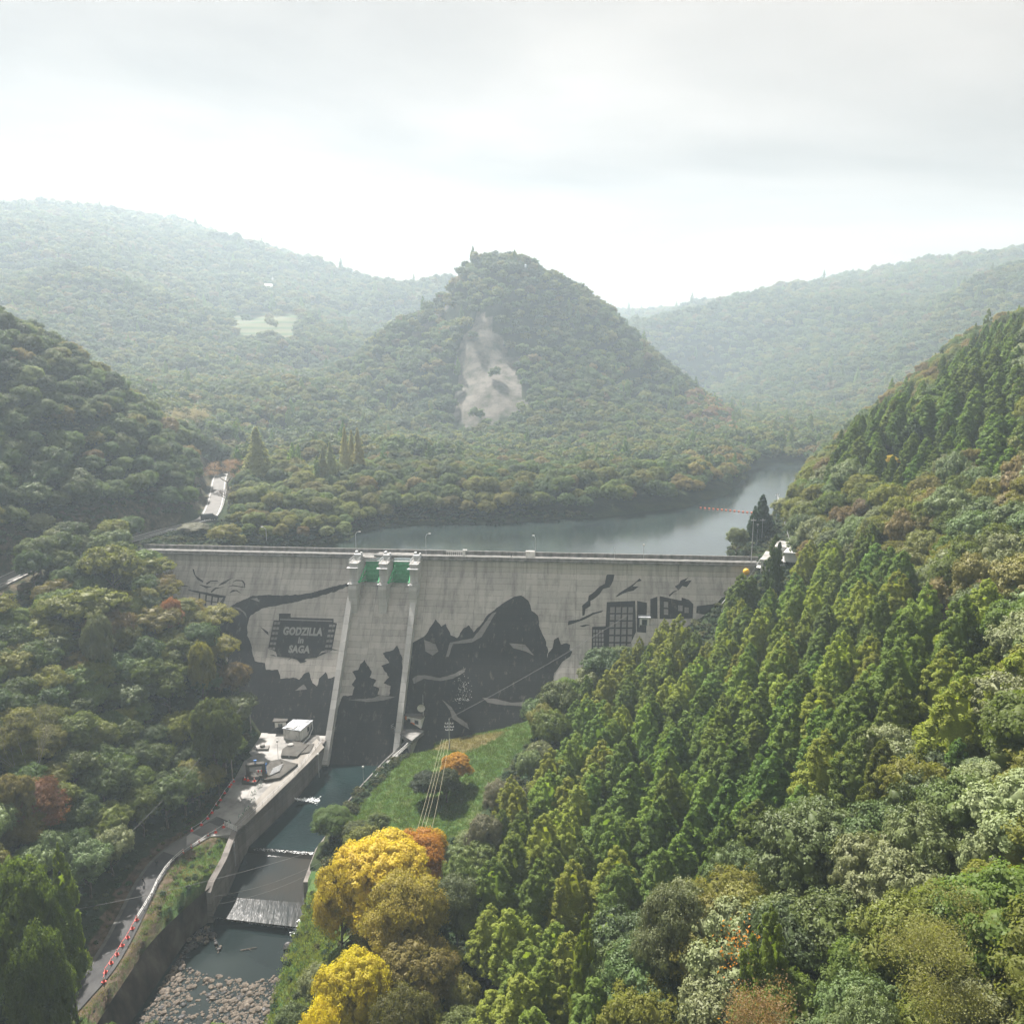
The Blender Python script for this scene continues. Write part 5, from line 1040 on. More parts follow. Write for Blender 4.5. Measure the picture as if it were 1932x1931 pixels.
for i in np.nonzero((inm|ver|bk) & ~onface & ~((g < -49)))[0]:
    q_ = 2 if dry[i] or (ver[i] and r.random() < .45) else (3 if bk[i] and r.random() < .7 else r.integers(2)); gp.append((x[i], y[i], g[i]-.05, r.uniform(0,6.28), r.uniform(.7,1.3)*(1.25 if bk[i] else 1), q_))
scatter_nodes('grass', gp, [(T0, (.085,.14,.04), LEAF), (T1, (.07,.12,.035), LEAF), (T1, (.17,.15,.07), LEAF), (T0, (.15,.19,.05), LEAF)], label='rough green grass on the slope, verge and river bank', cat='grass')
# ------------------------------------------------------------------ RIVER WORKS
def wall_mb(line, thick, zb, side=1, cap=0.):
    """wall along a polyline with its river face on the line, thickened to one side"""
    b = MB(); n = len(line); off = []
    for i, p in enumerate(line):
        a = line[max(0, i-1)]; c = line[min(n-1, i+1)]; d = Vector((c[0]-a[0], c[1]-a[1], 0)).normalized(); off.append(Vector((-d.y, d.x, 0))*side*thick)
    vs = []
    for p, o_ in zip(line, off):
        vs += [(p[0], p[1], zb), (p[0], p[1], p[2]), (p[0]+o_.x, p[1]+o_.y, p[2]), (p[0]+o_.x, p[1]+o_.y, zb)]
    fs = []
    for i in range(n-1):
        for j in range(4): q = (i*4+j, i*4+(j+1) % 4, i*4+4+(j+1) % 4, i*4+4+j); fs.append(q if side > 0 else q[::-1])
    fs += [(0,1,2,3)[::-1 if side > 0 else 1], tuple(range(n*4-4, n*4))[::1 if side > 0 else -1]]
    return b.add(vs, fs)
wl = [Vector((p[0], p[1], p[2]+.12)) for p in wall_top]
cw = wall_mb(wl, 1.3, -58, -1).build('channel_wall', M['wallc'], label='tall grey concrete channel wall between the service yard and the river basin', cat='wall')
b = MB()
for i in range(14):
    p = wl[3].lerp(wl[4], .35); b.box((p.x+.12, p.y, -44.6-i*.42), (.1, .6, .07), 0)
b.build('wall_ladder', M['steelg'], cw)
def rail(name, line, h, step, m, label, cat='railing', r_=.035, rows=(1.,.55), group=None, post=None):
    b = MB(); tot = 0
    pts = [Vector(p) for p in line]
    for a, c in zip(pts, pts[1:]):
        for f in rows: b.tube(a+Vector((0,0,h*f)), c+Vector((0,0,h*f)), r_, n=4)
    dense = []
    for a, c in zip(pts, pts[1:]):
        k = max(1, int((c-a).length/step))
        for i in range(k): dense.append(a.lerp(c, i/k))
    dense.append(pts[-1])
    for p in dense: b.tube(p-Vector((0,0,.15)), p+Vector((0,0,h)), post or r_*1.3, n=4)
    return b.build(name, m, label=label, cat=cat, group=group)
rl = [wl[0].lerp(wl[1], .08)]+wl[1:4]; rail('handrail', [p+Vector((-.6,0,0)) for p in rl], 1.1, 2.2, M['steelg'], 'thin grey steel handrail along the top of the channel wall', r_=.03, rows=(1.,.5))
MB().prism([(p.x, p.y) for p in [Vector(q) for q in apron_poly]], PZ-1.6, PZ).build('service_yard_pavement', M['apron'], kind='structure')
# paler sloping strip beside the wall and a dark sheet painting the dam's shadow at its toe
st_ = [(598,1396),(612,1412),(560,1462),(505,1516),(462,1556),(438,1560),(500,1492),(548,1440)]
MB().prism([tuple(at(a, c, PZ))[:2] for a, c in st_], PZ-.2, [PZ+.5 if i < 2 else PZ+.28 if i < 4 else PZ+.12 for i in range(len(st_))]).build('wall_side_pavement', mat('beige_concrete', [(.16,.148,.13), (.25,.235,.21)], .5, .85, .2, 2, stretch=(1,.3,1)), kind='structure')
MB().prism([tuple(at(a, c, PZ))[:2] for a, c in ((526,1338),(600,1372),(604,1398),(575,1408),(530,1375),(500,1368))], PZ-.2, PZ+.012).build('painted_shade_pavement', mat('shade_toned_concrete', [(.04,.038,.035), (.13,.125,.115)], .4, .8, .3, 2), kind='structure')
def slab(name, quad, z, h, m, label, cat='slab', parent=None, **kw):
    return MB().prism([tuple(at(a, c, z+h))[:2] for a, c in quad], z-.3, z+h).build(name, m, parent, label=label, cat=cat, **kw)
slab('concrete_slab', [(560,1405),(593,1402),(585,1418),(540,1425)], PZ, .6, M['darkslab'], 'dark raised slab just below the white pump house')
slab('concrete_slab', [(533,1412),(556,1396),(583,1404),(560,1426),(530,1424)], PZ, .75, M['darkslab'], 'mossy rectangular plinth with a manhole near the pump house')
slab('concrete_slab', [(482,1404),(508,1403),(506,1412),(482,1412)], PZ, .55, M['conc'], 'small pale slab with a ring cover left of the lamp')
slab('concrete_slab', [(512,1434),(530,1431),(548,1437),(562,1440),(528,1466),(500,1470),(488,1462)], PZ, .85, M['darkslab'], 'largest dark plinth in the middle of the service yard')
slab('concrete_slab', [(458,1466),(472,1455),(495,1460),(482,1476),(456,1474)], PZ, .7, M['darkslab'], 'low dark plinth with cones on it before the portal frame')
for a, c, r_ in ((548,1405,.8),(495,1406,.7)):
    p = at(a, c, PZ+.8); b = MB(); b.tube(p, p+Vector((0,0,.25)), r_, n=12); b.tube(p+Vector((0,0,.25)), p+Vector((0,0,.33)), r_*.7, n=10); b.build('manhole_cover', M['conc'], label='round manhole cover on the mossy plinth' if a > 520 else 'ring cover on the small pale slab', cat='manhole')
# portal frame of dark concrete with blue valve gear
p = at(483,1463,PZ+.3); pf = empty('portal_frame', p, 'dark concrete portal frame with blue valve gear on top', 'frame', rz=.2)
b = MB(); b.box((-1.9,0,1.4), (.7,1.2,3.4)); b.box((1.9,0,1.4), (.7,1.2,3.4)); b.box((0,0,3.1), (4.5,1.25,.6)); b.build('frame_body', M['darkslab'], pf)
b = MB(); b.tube((0,0,3.4), (0,0,4.3), .16); b.box((0,0,4.1), (.7,.4,.3)); b.tube((2.5,-.2,.3), (2.5,-.2,3.0), .14); b.tube((2.5,-.2,3), (2.8,-.2,3), .3); b.build('valve_gear', M['blue'], pf)
# buildings of the yard
def hut(name, p, w, d, h, rz, wall, roof, label, over=.35, th=.3, slope=.0, cat='hut', wins=(), door=None):
    r = empty(name, p, label, cat, rz=rz)
    b = MB(); b.box((0,0,h/2), (w,d,h)); wl_ = b.build('wall', wall, r)
    b = MB(); hw, hd = w/2+over, d/2+over; b.add([(-hw,-hd,h),(hw,-hd,h+slope),(hw,hd,h+slope),(-hw,hd,h),(-hw,-hd,h+th),(hw,-hd,h+th+slope),(hw,hd,h+th+slope),(-hw,hd,h+th)], [(3,2,1,0),(4,5,6,7),(0,1,5,4),(1,2,6,5),(2,3,7,6),(3,0,4,7)]); b.build('roof', roof, r)
    for x, z, ww, hh in wins:
        f = MB().box((x, -d/2-.03, z), (ww+.16, .08, hh+.16)).build('window', M['steelg'], r); MB().box((x, -d/2-.085, z), (ww, .04, hh)).build('pane', M['glass'], f)
    if door: MB().box((door[0], -d/2-.04, door[2]/2+.02), (door[1], .08, door[2])).build('door', M['steelg'], r)
    return r
hut('gauge_hut', at(531,1376,PZ), 3.0, 2.4, 3.0, .1, M['plaster'], M['darkslab'], 'small stained white hut with flat mossy roof at the foot of the dam', wins=((0,1.9,1.1,.8),), over=.5)
p = at(556,1392,PZ); ph = hut('pump_house', (p.x+.9, p.y+3.4, PZ), 5.2, 9.5, 3.0, -.28, M['plaster'], M['roofgrey'], 'long white pump house with a patched grey roof in the service yard', over=.25, th=.22, cat='building', door=None)
b = MB()
for x, y in ((2.63,-2.2),(2.63,1.0)): b.box((x, y, 1.6), (.1, 2.2, 2.4))
b.build('shutter_door', M['white'], ph)
MB().box((2.64,-.6,1.7), (.1,.8,1.4)).build('window', M['glass'], ph)
MB().box((-.6,-3.6,3.36), (2.4,1.9,.25)).build('roof_hatch', M['plaster'], ph)
b = MB(); a_, c_ = at(592,1362,PZ+3), at(580,1392,PZ+.4); b.path([at(574,1362,PZ+3.2), at(589,1361,PZ+3.2), at(590,1374,PZ+1.6), at(583,1390,PZ+.5), at(545,1427,PZ+.5)], .16, 8); b.build('white_pipe', M['steelw'], label='white pipe bending down from the pump house roof and along the yard', cat='pipe')
# ------ roads
def ribbon(line, hw, dz, m, name, off=0., **kw):
    b = MB(); vs = []; n = len(line)
    for i, p in enumerate(line):
        a = line[max(0, i-1)]; c = line[min(n-1, i+1)]; d = Vector((c[0]-a[0], c[1]-a[1], 0)).normalized(); nn = Vector((-d.y, d.x, 0)); q = Vector((p[0], p[1], p[2]+dz))
        vs += [q+nn*(off-hw), q+nn*(off+hw)]
    return b.add(vs, [(2*i, 2*i+2, 2*i+3, 2*i+1) for i in range(n-1)]).build(name, m, **kw)
ribbon(road_s, 2.15, .0, M['asphalt'], 'service_road', kind='structure')
ribbon(road_s[3:16], 2.3, .012, M['asphalt_pale'], 'resurfaced_road', kind='structure')
ribbon([p+Vector((0,0,.0)) for p in road_s], .35, -.01, mat('gutter_concrete', [(.08,.078,.07), (.14,.135,.125)], .8, .9), 'gutter_kerb', off=-2.5, kind='structure')
ribbon(up_road, 3.3, .0, mat('sunlit_pale_road', [(.15,.147,.14), (.20,.195,.185)], .4, .9, .2, 6), 'hill_road', kind='structure')
ribbon(up_road, .09, .016, M['paint'], 'hill_road_line', off=2.7, kind='structure')
ribbon(up_road, .09, .016, M['paint'], 'hill_road_line', off=-2.7, kind='structure')
# old retaining wall under the hill road at the left edge
rwp = [p for p in up_road if 195 < p[1] < 246]; q = []
for i, p in enumerate(rwp):
    a = rwp[max(0, i-1)]; c = rwp[min(len(rwp)-1, i+1)]; d = Vector((c[0]-a[0], c[1]-a[1], 0)).normalized(); nn = Vector((d.y, -d.x, 0)); q.append(Vector(p)+nn*3.6+Vector((0,0,.25)))
wall_mb(q, .6, -12, 1).build('retaining_wall', M['conc'], label='stained grey retaining wall carrying the hill road at the left edge', cat='wall')
rail('guard_rail', [Vector(p)+Vector((0,0,0)) for p in q], .8, 3, M['steelw'], 'white guard rail on the edge of the hill road at left', rows=(1.,), r_=.09, post=.06)
q2 = []
for i, p in enumerate(up_road):
    if not 262 < p[1] < 345: continue
    a = up_road[max(0, i-1)]; c = up_road[min(len(up_road)-1, i+1)]; d = Vector((c[0]-a[0], c[1]-a[1], 0)).normalized(); nn = Vector((d.y, -d.x, 0)); q2.append(Vector(p)+nn*3.7)
rail('guard_rail', q2, .8, 3, M['steelw'], 'white guard rail along the hill road bend beside the van', rows=(1.,), r_=.1, post=.06)
# revetment: a dark stained sloping bank wall, and the concrete lip of the grassy bank opposite
b = MB(); n = len(revet_top); vs = []
rt = sub(revet_top, 4); rb = sub(revet_bot, 4); n = min(len(rt), len(rb))
for i in range(n):
    a, c = rt[i*(len(rt)-1)//(n-1)], rb[i*(len(rb)-1)//(n-1)]
    for k in range(5): p = a.lerp(c, k/4); vs.append((p.x, p.y, p.z+(-.3 if k == 0 else 0)-math.sin(k/4*3.14)*.0-(1.2 if k == 4 else 0)))
b.add(vs, [(i*5+k, i*5+k+1, (i+1)*5+k+1, (i+1)*5+k) for i in range(n-1) for k in range(4)]).build('revetment_wall', M['revet'], label='dark brown stained revetment sloping from the grass verge to the stream', cat='wall')
bl_ = [Vector((p.x+.2, p.y, -50.9)) for p in bank_r]
wall_mb(bl_, .6, -57, 1).build('bank_wall', M['revet'], label='low brown stained wall at the foot of the grassy right bank', cat='wall')
rw = [Vector((p[0], p[1], p[2]+.1)) for p in rw_line]
wall_mb(rw, 1.4, -58, 1).build('river_wall', M['wallc'], label='grey concrete river wall with a walkway on the right of the basin', cat='wall')
e1 = rw[-1]; MB().prism([(e1.x, e1.y), (e1.x+4.2, e1.y+.2), (e1.x+4.4, e1.y+3.4), (e1.x+.2, e1.y+3.2)], -58, -47.0).build('wall_end_block', M['wallc'], label='block shaped near end of the right river wall by the weir', cat='wall')
rr_ = [p+Vector((2.6,0,.3)) for p in rw[:3]]; rr_[0] = Vector(at(806,1392,-43.2)); 
wr = [at(783,1396,-43.4), at(744,1432,-45.6), at(700,1480,-46.3), at(664,1524,-46.6)]
rail('white_railing', wr, 1.15, 1.6, M['paint'], 'white painted railing curving beside the river along the grass slope', r_=.055, rows=(1.,.62,.28))
b = MB()
for k in range(2): b.path([Vector(p)+Vector((-1.6-k*.9,0,-.35)) for p in wr], .22, 4)
b.build('walkway_kerb', M['parapet'], label='double concrete kerb beside the white railing', cat='kerb')
# kiosk on its arched platform
kp = empty('kiosk_platform', at(768,1386,-42.2), 'flat concrete platform with a dark arched opening at the foot of the spillway', 'platform', rz=-.35)
def relbox(mb, root, quad, z0, z1):
    pr = [];
    for a, c in quad:
        w = at(a, c, z1); dx, dy = w.x-root.location.x, w.y-root.location.y; ca, sa = math.cos(-root.rotation_euler.z), math.sin(-root.rotation_euler.z); pr.append((dx*ca-dy*sa, dx*sa+dy*ca))
    return mb.prism(pr, z0-root.location.z, z1-root.location.z)
relbox(MB(), kp, [(737,1373),(757,1362),(800,1378),(777,1397)], -43.0, -41.9).build('deck', M['parapet'], kp)
relbox(MB(), kp, [(738,1374),(741,1374),(745,1379),(741,1379)], -50, -43.0).build('pillar', M['conc'], kp)
relbox(MB(), kp, [(760,1386),(775,1396),(803,1380),(790,1372)], -50, -43.0).build('abutment', M['conc'], kp)
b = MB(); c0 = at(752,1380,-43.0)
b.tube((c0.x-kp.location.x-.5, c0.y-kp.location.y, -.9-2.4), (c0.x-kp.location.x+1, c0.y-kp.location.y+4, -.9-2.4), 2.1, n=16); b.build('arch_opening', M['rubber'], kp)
b = MB()
for a, c in (((738,1374),(757,1363)),((738,1374),(752,1382))):
    w0, w1 = at(*a, -41.9), at(*c, -41.9)
    for h_ in (.5, 1.0): b.tube(w0+Vector((0,0,h_)), w1+Vector((0,0,h_)), .05, n=4)
    for t_ in (0,.5,1): b.tube(w0.lerp(w1, t_), w0.lerp(w1, t_)+Vector((0,0,1.05)), .06, n=4)
child(b, 'railing', M['steelw'], kp)
kk = hut('control_kiosk', at(785,1368,-41.9), 5.0, 3.0, 3.2, -.42, M['plaster'], M['darkslab'], 'small kiosk with rust orange and white wall under a dark slanted roof', over=.4, th=.25, slope=.0, cat='kiosk', wins=((-1.3,1.9,.9,1.0),(1.1,1.8,1.1,1.0)))
MB().box((-1.0,-1.535,.75), (3.0,.06,1.5)).build('orange_cladding', M['orange'], kk); MB().box((-2.3,-1.54,2.3), (.5,.07,1.6)).build('orange_trim', M['orange'], kk)
p = at(799,1371,-41.9); ms = empty('dish_mast', p, 'white mast with a round dish antenna beside the orange kiosk', 'antenna')
MB().tube((0,0,-1), (0,0,7.2), .13, n=8).tube((0,0,7.2), (0,0,9.6), .05).build('mast', M['steelw'], ms)
b = MB(); vs = [(0,.1,0)]; n = 20
for k, (r0, y0) in enumerate(((.45,.02),(.85,-.15),(1.1,-.42))): vs += [(math.cos(6.283*i/n)*r0, y0, math.sin(6.283*i/n)*r0) for i in range(n)]
fs = [(0, 1+i, 1+(i+1) % n) for i in range(n)]+[(1+k*n+i, 1+(k+1)*n+i, 1+(k+1)*n+(i+1) % n, 1+k*n+(i+1) % n) for k in range(2) for i in range(n)]
vs = [(x-.45, y-.3, z+5.9) for x, y, z in vs]; b.add(vs, fs); b.sphere((-.45,-.85,5.9), .22); b.tube((-.45,-.3,5.9), (-.45,-.85,5.9), .04); b.build('dish', M['white'], ms, True)
# ------ water accents
rr = random.Random(8)
b = MB(); a_, c_ = at(556,1504,-48.6), at(603,1510,-49.9)
for i in range(170):
    t_ = rr.random(); p = a_.lerp(c_, t_); b.sphere((p.x, p.y+rr.gauss(0,.15+.55*t_), -48.7-1.15*math.sqrt(t_)+rr.uniform(-.05,.12)), rr.uniform(.06,.2), 5, 4, (1.6,1,.5))
b.build('outfall_foam', M['foam'], label='white jet of water spurting from the channel wall into the basin', cat='foam', kind='stuff')
b = MB(); a_, c_ = at(572,1736,-51.8), at(552,1762,-53.6)
for i in range(90):
    t_ = rr.random(); p = a_.lerp(c_, t_); b.sphere((p.x+rr.gauss(0,.3), p.y+rr.gauss(0,.3), p.z+.05), rr.uniform(.08,.22), 5, 4, (1.5,1,.4))
for i in range(260):
    t_ = rr.random(); p = at(404+173*t_, 1728+24*t_, -53.62); b.sphere((p.x, p.y-.25+rr.gauss(0,.12), -53.65), rr.uniform(.04,.13), 5, 3, (1.6,1,.4))
for i in range(200):
    t_ = rr.random(); p = at(480+112*t_, 1598+9*t_, -49.99); b.sphere((p.x, p.y-.9*rr.random(), -50.02), rr.uniform(.04,.10)*(.5+t_), 4, 3, (1.8,.8,.3))
b.build('weir_foam', M['foam'], label='thin white foam along the weir lips', cat='foam', kind='stuff')
# ------ stones of the stream bed
def rock_mesh(seed):
    r = random.Random(seed); bm = bmesh.new(); bmesh.ops.create_icosphere(bm, subdivisions=2, radius=1)
    for v in bm.verts:
        k = 1+.26*mnoise.noise(v.co*1.3+Vector((seed*7,0,0)))+.12*mnoise.noise(v.co*3+Vector((0,seed*5,0))); v.co *= k; v.co.z *= .68
        v.co.x = max(-.85, min(.88, v.co.x)); v.co.y = max(-.8, min(.85, v.co.y))
    me = bpy.data.meshes.new('stone'); bm.to_mesh(me); bm.free(); return me
RK = [rock_mesh(i) for i in range(6)]; RKW = []
for m_ in RK:
    w_ = m_.copy(); w_.materials.append(M['rockwet']); RKW.append(w_); m_.materials.append(M['rock'])
bed = [(p.x, p.y) for p in [at(*q, -53.6) for q in ((392,1745),(420,1790),(400,1815),(440,1830),(470,1855),(548,1828),(520,1945),(240,1945),(290,1880),(330,1812),(362,1765))]]
pool = [(p.x, p.y) for p in [at(*q, -53.6) for q in ((352,1795),(400,1775),(412,1800),(470,1852),(420,1838),(385,1832),(345,1822))]]
x, y = jgrid(-74, -38, 84, 146, .62, 90); kk_ = inpoly(x, y, bed) & ~inpoly(x, y, pool); x, y = x[kk_], y[kk_]; px, py = proj(x, y, -53.7); rs = []; big = []
fl = inpoly(px, py, [(385,1830),(425,1838),(400,1890),(380,1945),(300,1945),(350,1890)])
for i in range(len(x)):
    s_ = rr.uniform(.12,.4)*(1.0 if rr.random() < .8 else 1.9)
    if fl[i] and rr.random() < .62: continue
    left = px[i] < 420 and py[i] < 1830
    row = (x[i], y[i], -53.78+rr.uniform(-.05,.12)+(.25 if left else 0), rr.uniform(0,6.28), s_, rr.randrange(6)+(6 if left and rr.random() < .6 or rr.random() < .15 else 0)); (big if s_ > .62 else rs).append(row)
print('rocks', len(rs), len(big), len(x))
big.sort(key=lambda q: -q[4])
scatter_rock_protos = [(m_, None, None) for m_ in RK+RKW]
_old = fixed_leaf
def fixed_leaf(mm, color): return _cur_mats.pop(0)
_cur_mats = [M['rock']]*6+[M['rockwet']]*6
scatter_nodes('rubble', rs+big[60:], scatter_rock_protos, label='brown and grey river stones covering the stream bed', cat='stones')
fixed_leaf = _old
def bigrock(x, y, z, rz, s, k, lab, grp=None):
    o = bpy.data.objects.new('boulder', (RK+RKW)[k]); COL.objects.link(o); o.location = (x, y, z); o.rotation_euler = (rr.uniform(-.3,.3), rr.uniform(-.3,.3), rz); o.scale = (s, s, s*.9); tag(o, lab, 'boulder', grp)
for q in big[:60]:
    px, py = proj(q[0], q[1], q[2]); wet = 'dark wet' if q[5] > 5 else 'tan'
    where = 'at the foot of the dark revetment' if px < 400 and py < 1830 else 'in the trickle of white water' if px < 400 else 'under the low bank wall' if px > 480 else 'in the middle of the stony bed'
    bigrock(*q, '%s boulder %s' % (wet, where), '%s boulders %s' % (wet, where))
for a, c, s_, t in ((543,1784,1.0,'left half of the dark mossy boulder pair standing in the pool'),(552,1786,1.1,'right half of the dark mossy boulder pair standing in the pool'),(540,1806,.9,'single dark boulder in the pool against the bank wall')):
    p = at(a, c, -53.3); bigrock(p.x, p.y, p.z, rr.random()*6, s_, 6+rr.randrange(6), t)
p = at(468,1790,-53.6); MB().tube((p.x-1.4,p.y-.3,-53.62), (p.x+1.6,p.y+.5,-53.5), .14, .05).tube((p.x+.2,p.y,-53.6), (p.x+.8,p.y-.5,-53.4), .06, .03).build('driftwood', M['bark'], label='thin drift log floating in the pool below the weir', cat='log')
# ------------------------------------------------------------------ STREET FURNITURE
def copytree(o, loc, rz=None, label=None, group=None, src=None):
    c = o.copy(); COL.objects.link(c); c.location = loc
    if rz is not None: c.rotation_euler = (0,0,rz)
    if label: c['label'] = label
    if group: c['group'] = group
    for ch in KIDS.get(o.name, []):
        d = ch.copy(); COL.objects.link(d); d.parent = c
    return c
KIDS = {}
# traffic cones
def cone0():
    r = empty('traffic_cone', (0,0,0), 'x', 'traffic cone', 'red and white traffic cones'); b = MB(); b.tube((0,0,.05), (0,0,.92), .24, .04, 14)
    k1 = b.build('cone_body', M['red'], r); k2 = MB().tube((0,0,.5), (0,0,.74), .155, .098, 14).build('white_band', M['paint'], r); k3 = MB().box((0,0,.03), (.58,.58,.06)).build('cone_base', M['red'], r); KIDS[r.name] = [k1,k2,k3]; return r
c0 = cone0(); first = True
def put_cone(a, c, z, lab):
    global first
    if first: c0.location = at(a, c, z); c0.scale = (1.08,)*3; c0['label'] = lab; first = False; return c0
    return copytree(c0, at(a, c, z), rr.random()*3, lab)
ln_ = [(441,1474,'cone at the yard edge nearest the portal frame'),(436,1480,'second cone from the portal frame on the yard edge'),(433,1484,'third cone down the left yard edge from the portal frame'),(424,1496,'fourth cone down the left yard edge'),(416,1509,'fifth cone down the left yard edge'),(408,1520,'sixth cone down the left yard edge'),(400,1533,'seventh cone down the left yard edge'),(392,1544,'cone at the left yard edge by the end of the pale road'),(380,1556,'left cone where the road leaves the yard'),(362,1567,'last cone on the hill side of the road'),
 (422,1560,'cone beside the white pipe barrier'),(407,1570,'first cone on the river side of the road'),(393,1578,'second cone on the river side of the road'),(376,1590,'third cone on the river side of the road'),(361,1600,'fourth cone on the river side of the road'),(346,1610,'fifth cone, where the chain fence begins'),
 (258,1735,'cone at the lower end of the chain fence'),(250,1751,'second cone below the chain fence'),(241,1768,'third cone below the chain fence'),(231,1783,'fourth cone below the chain fence'),(221,1800,'fifth cone below the chain fence'),(210,1816,'sixth cone below the chain fence'),(199,1833,'lowest but one cone on the road edge'),(196,1851,'lowest cone on the road edge'),
 (462,1470,'cone on the left of the low dark plinth'),(468,1472,'cone in the middle of the low dark plinth'),(480,1473,'cone on the right of the low dark plinth'),(511,1462,'cone behind the red and white barrier'),(503,1473,'cone right of the low dark plinth on the ground')]
for a, c, t in ln_:
    z = PZ if c < 1575 else PZ-.3-(c-1575)/130*.75
    if a in (462,468,480) and c < 1475: z = PZ+.72
    put_cone(a, c, z, 'red and white '+t)
def strung(name, lst, sag, r_, m, label, h=.8, z=None, cat='rope'):
    b = MB(); P = [at(a, c, PZ if c < 1575 else PZ-.3-(c-1575)/130*.75)+Vector((0,0,h)) for a, c in lst]
    for p, q in zip(P, P[1:]):
        pts = [p.lerp(q, t)-Vector((0,0,sag*4*t*(1-t))) for t in (0,.25,.5,.75,1)]; b.path(pts, r_, 4)
    return b.build(name, m, label=label, cat=cat)
strung('striped_rope', [(a, c) for a, c, _ in ln_[:10]], .08, .035, M['paint'], 'rope strung through the cones on the hill side of the yard')
strung('striped_rope', [(a, c) for a, c, _ in ln_[10:16]], .08, .035, M['paint'], 'rope strung through the cones on the river side of the road')
strung('striped_rope', [(a, c) for a, c, _ in ln_[16:24]], .06, .035, M['red'], 'red and white rope strung through the lowest cones')
cf = [(346,1608),(328,1624),(312,1642),(298,1664),(286,1690),(272,1714),(260,1733)]
zr = lambda c: PZ if c < 1575 else PZ-.3-(c-1575)/130*.75
rail('chain_fence', [at(a, c, zr(c)) for a, c in cf], .95, 1.5, M['paint'], 'white two rail fence along the river side of the service road', cat='fence', r_=.045, rows=(1.,.55))
# green A-frame barriers
def aframe():
    r = empty('folding_barrier', (0,0,0), 'x', 'barrier', 'green and white folding barriers'); k = []
    b = MB()
    for s_ in (-.45,.45): b.tube((s_-.3,0,0), (s_,0,1.0), .04); b.tube((s_+.3,0,0), (s_,0,1.0), .04)
    k.append(b.build('frame_legs', M['greenp'], r)); k.append(MB().box((0,0,.62), (1.0,.06,.18)).box((0,0,.3), (1.0,.05,.12)).build('crossbar', M['paint'], r)); KIDS[r.name] = k; return r
af = aframe()
for i, (a, c, t) in enumerate([(490,1484,'nearest to the dam'),(478,1497,'second from the dam'),(477,1511,'third from the dam'),(466,1528,'fourth from the dam'),(455,1541,'fifth from the dam'),(430,1555,'beside the white pipe barrier')]):
    lab = 'green and white folding barrier in the yard, '+t
    if i == 0: af.location = at(a, c, PZ); af['label'] = lab; af.rotation_euler = (0,0,.9)
    else: copytree(af, at(a, c, PZ), .9+rr.uniform(-.2,.2), lab)
p = at(494,1462,PZ+.2); br = empty('road_barrier', p, 'red and white striped road barrier beside the low dark plinth', 'barrier', rz=.1)
b = MB(); b2 = MB()
for i in range(7): (b if i % 2 else b2).box((-1.2+i*.4,0,1.15), (.4,.06,.55))
b.build('red_stripe_board', M['red'], br); b2.build('white_stripe_board', M['paint'], br); MB().box((-1.1,0,.45), (.08,.5,.9)).box((1.1,0,.45), (.08,.5,.9)).build('feet', M['steelg'], br)
b = MB(); w0, w1 = at(424,1558,PZ), at(447,1568,PZ)
for h_ in (.2,.45,.7,.95,1.2): b.tube(w0+Vector((0,0,h_)), w1+Vector((0,0,h_)), .05, n=5)
for t_ in (0,.33,.66,1): b.tube(w0.lerp(w1,t_), w0.lerp(w1,t_)+Vector((0,0,1.3)), .06, n=5)
b.build('pipe_barrier', M['paint'], label='white pipe barrier closing the end of the yard above the grass verge', cat='barrier')
b = MB()
for i in range(5):
    q0 = at(508+i*1.6, 1462-i*3, PZ+1); b.tube(q0, q0+Vector((2.0,2.2,.1)), .18, n=6)
b.build('pipe_stack', M['steelw'], label='stack of short white pipes beside the largest dark plinth', cat='pipes')
# lamps on the crest and in the yard
def lamp(p, h, arm, label, group=None, az=0., r_=.09, name='street_lamp', m=None):
    r = empty(name, p, label, 'lamp', group, az); b = MB(); b.tube((0,0,0), (0,0,h-.8), r_, r_*.8, 8)
    if arm: b.tube((0,0,h-.8), (arm*.35,0,h-.2), r_*.7, n=6); b.tube((arm*.35,0,h-.2), (arm,0,h), r_*.7, n=6)
    else: b.tube((0,0,h-.8), (0,0,h-.2), r_*.7, n=6)
    b.build('pole', m or M['steelw'], r); (MB().sphere((arm+.3 if arm else 0,0,h+.02), .34, 10, 6, (1.3,.8,.5)) if arm else MB().sphere((0,0,h), .3, 10, 8)).build('lamp_head', M['white'], r); return r
for a, c, t, arm in ((503,1019,'crest lamp nearest the left bank',-1.6),(672,1042,'crest lamp over the left spillway pier',1.0),(804,1046,'crest lamp right of the spillway gates',.9),(1010,1050,'crest lamp beside the small box cabin',-.9),(1214,1056,'crest lamp post before the bright lake, right half',0)):
    q = at(a, c, -.3 if a > 600 else -1); lamp(q, 6.6 if a > 600 and arm else 4.6, arm, 'slim white '+t, 'lamps along the dam crest')
lamp(at(525,1433,PZ), 5.2, 0, 'thin white lamp with ball head in the middle of the yard', r_=.06)
lamp(at(602,1466,-43.6), 6.2, 0, 'grey lamp post standing on the channel wall', r_=.11, m=M['steelg'])
lamp(at(686,1478,-46.5), 4.6, 0, 'white ball lamp on the right bank beside the white railing', r_=.07)
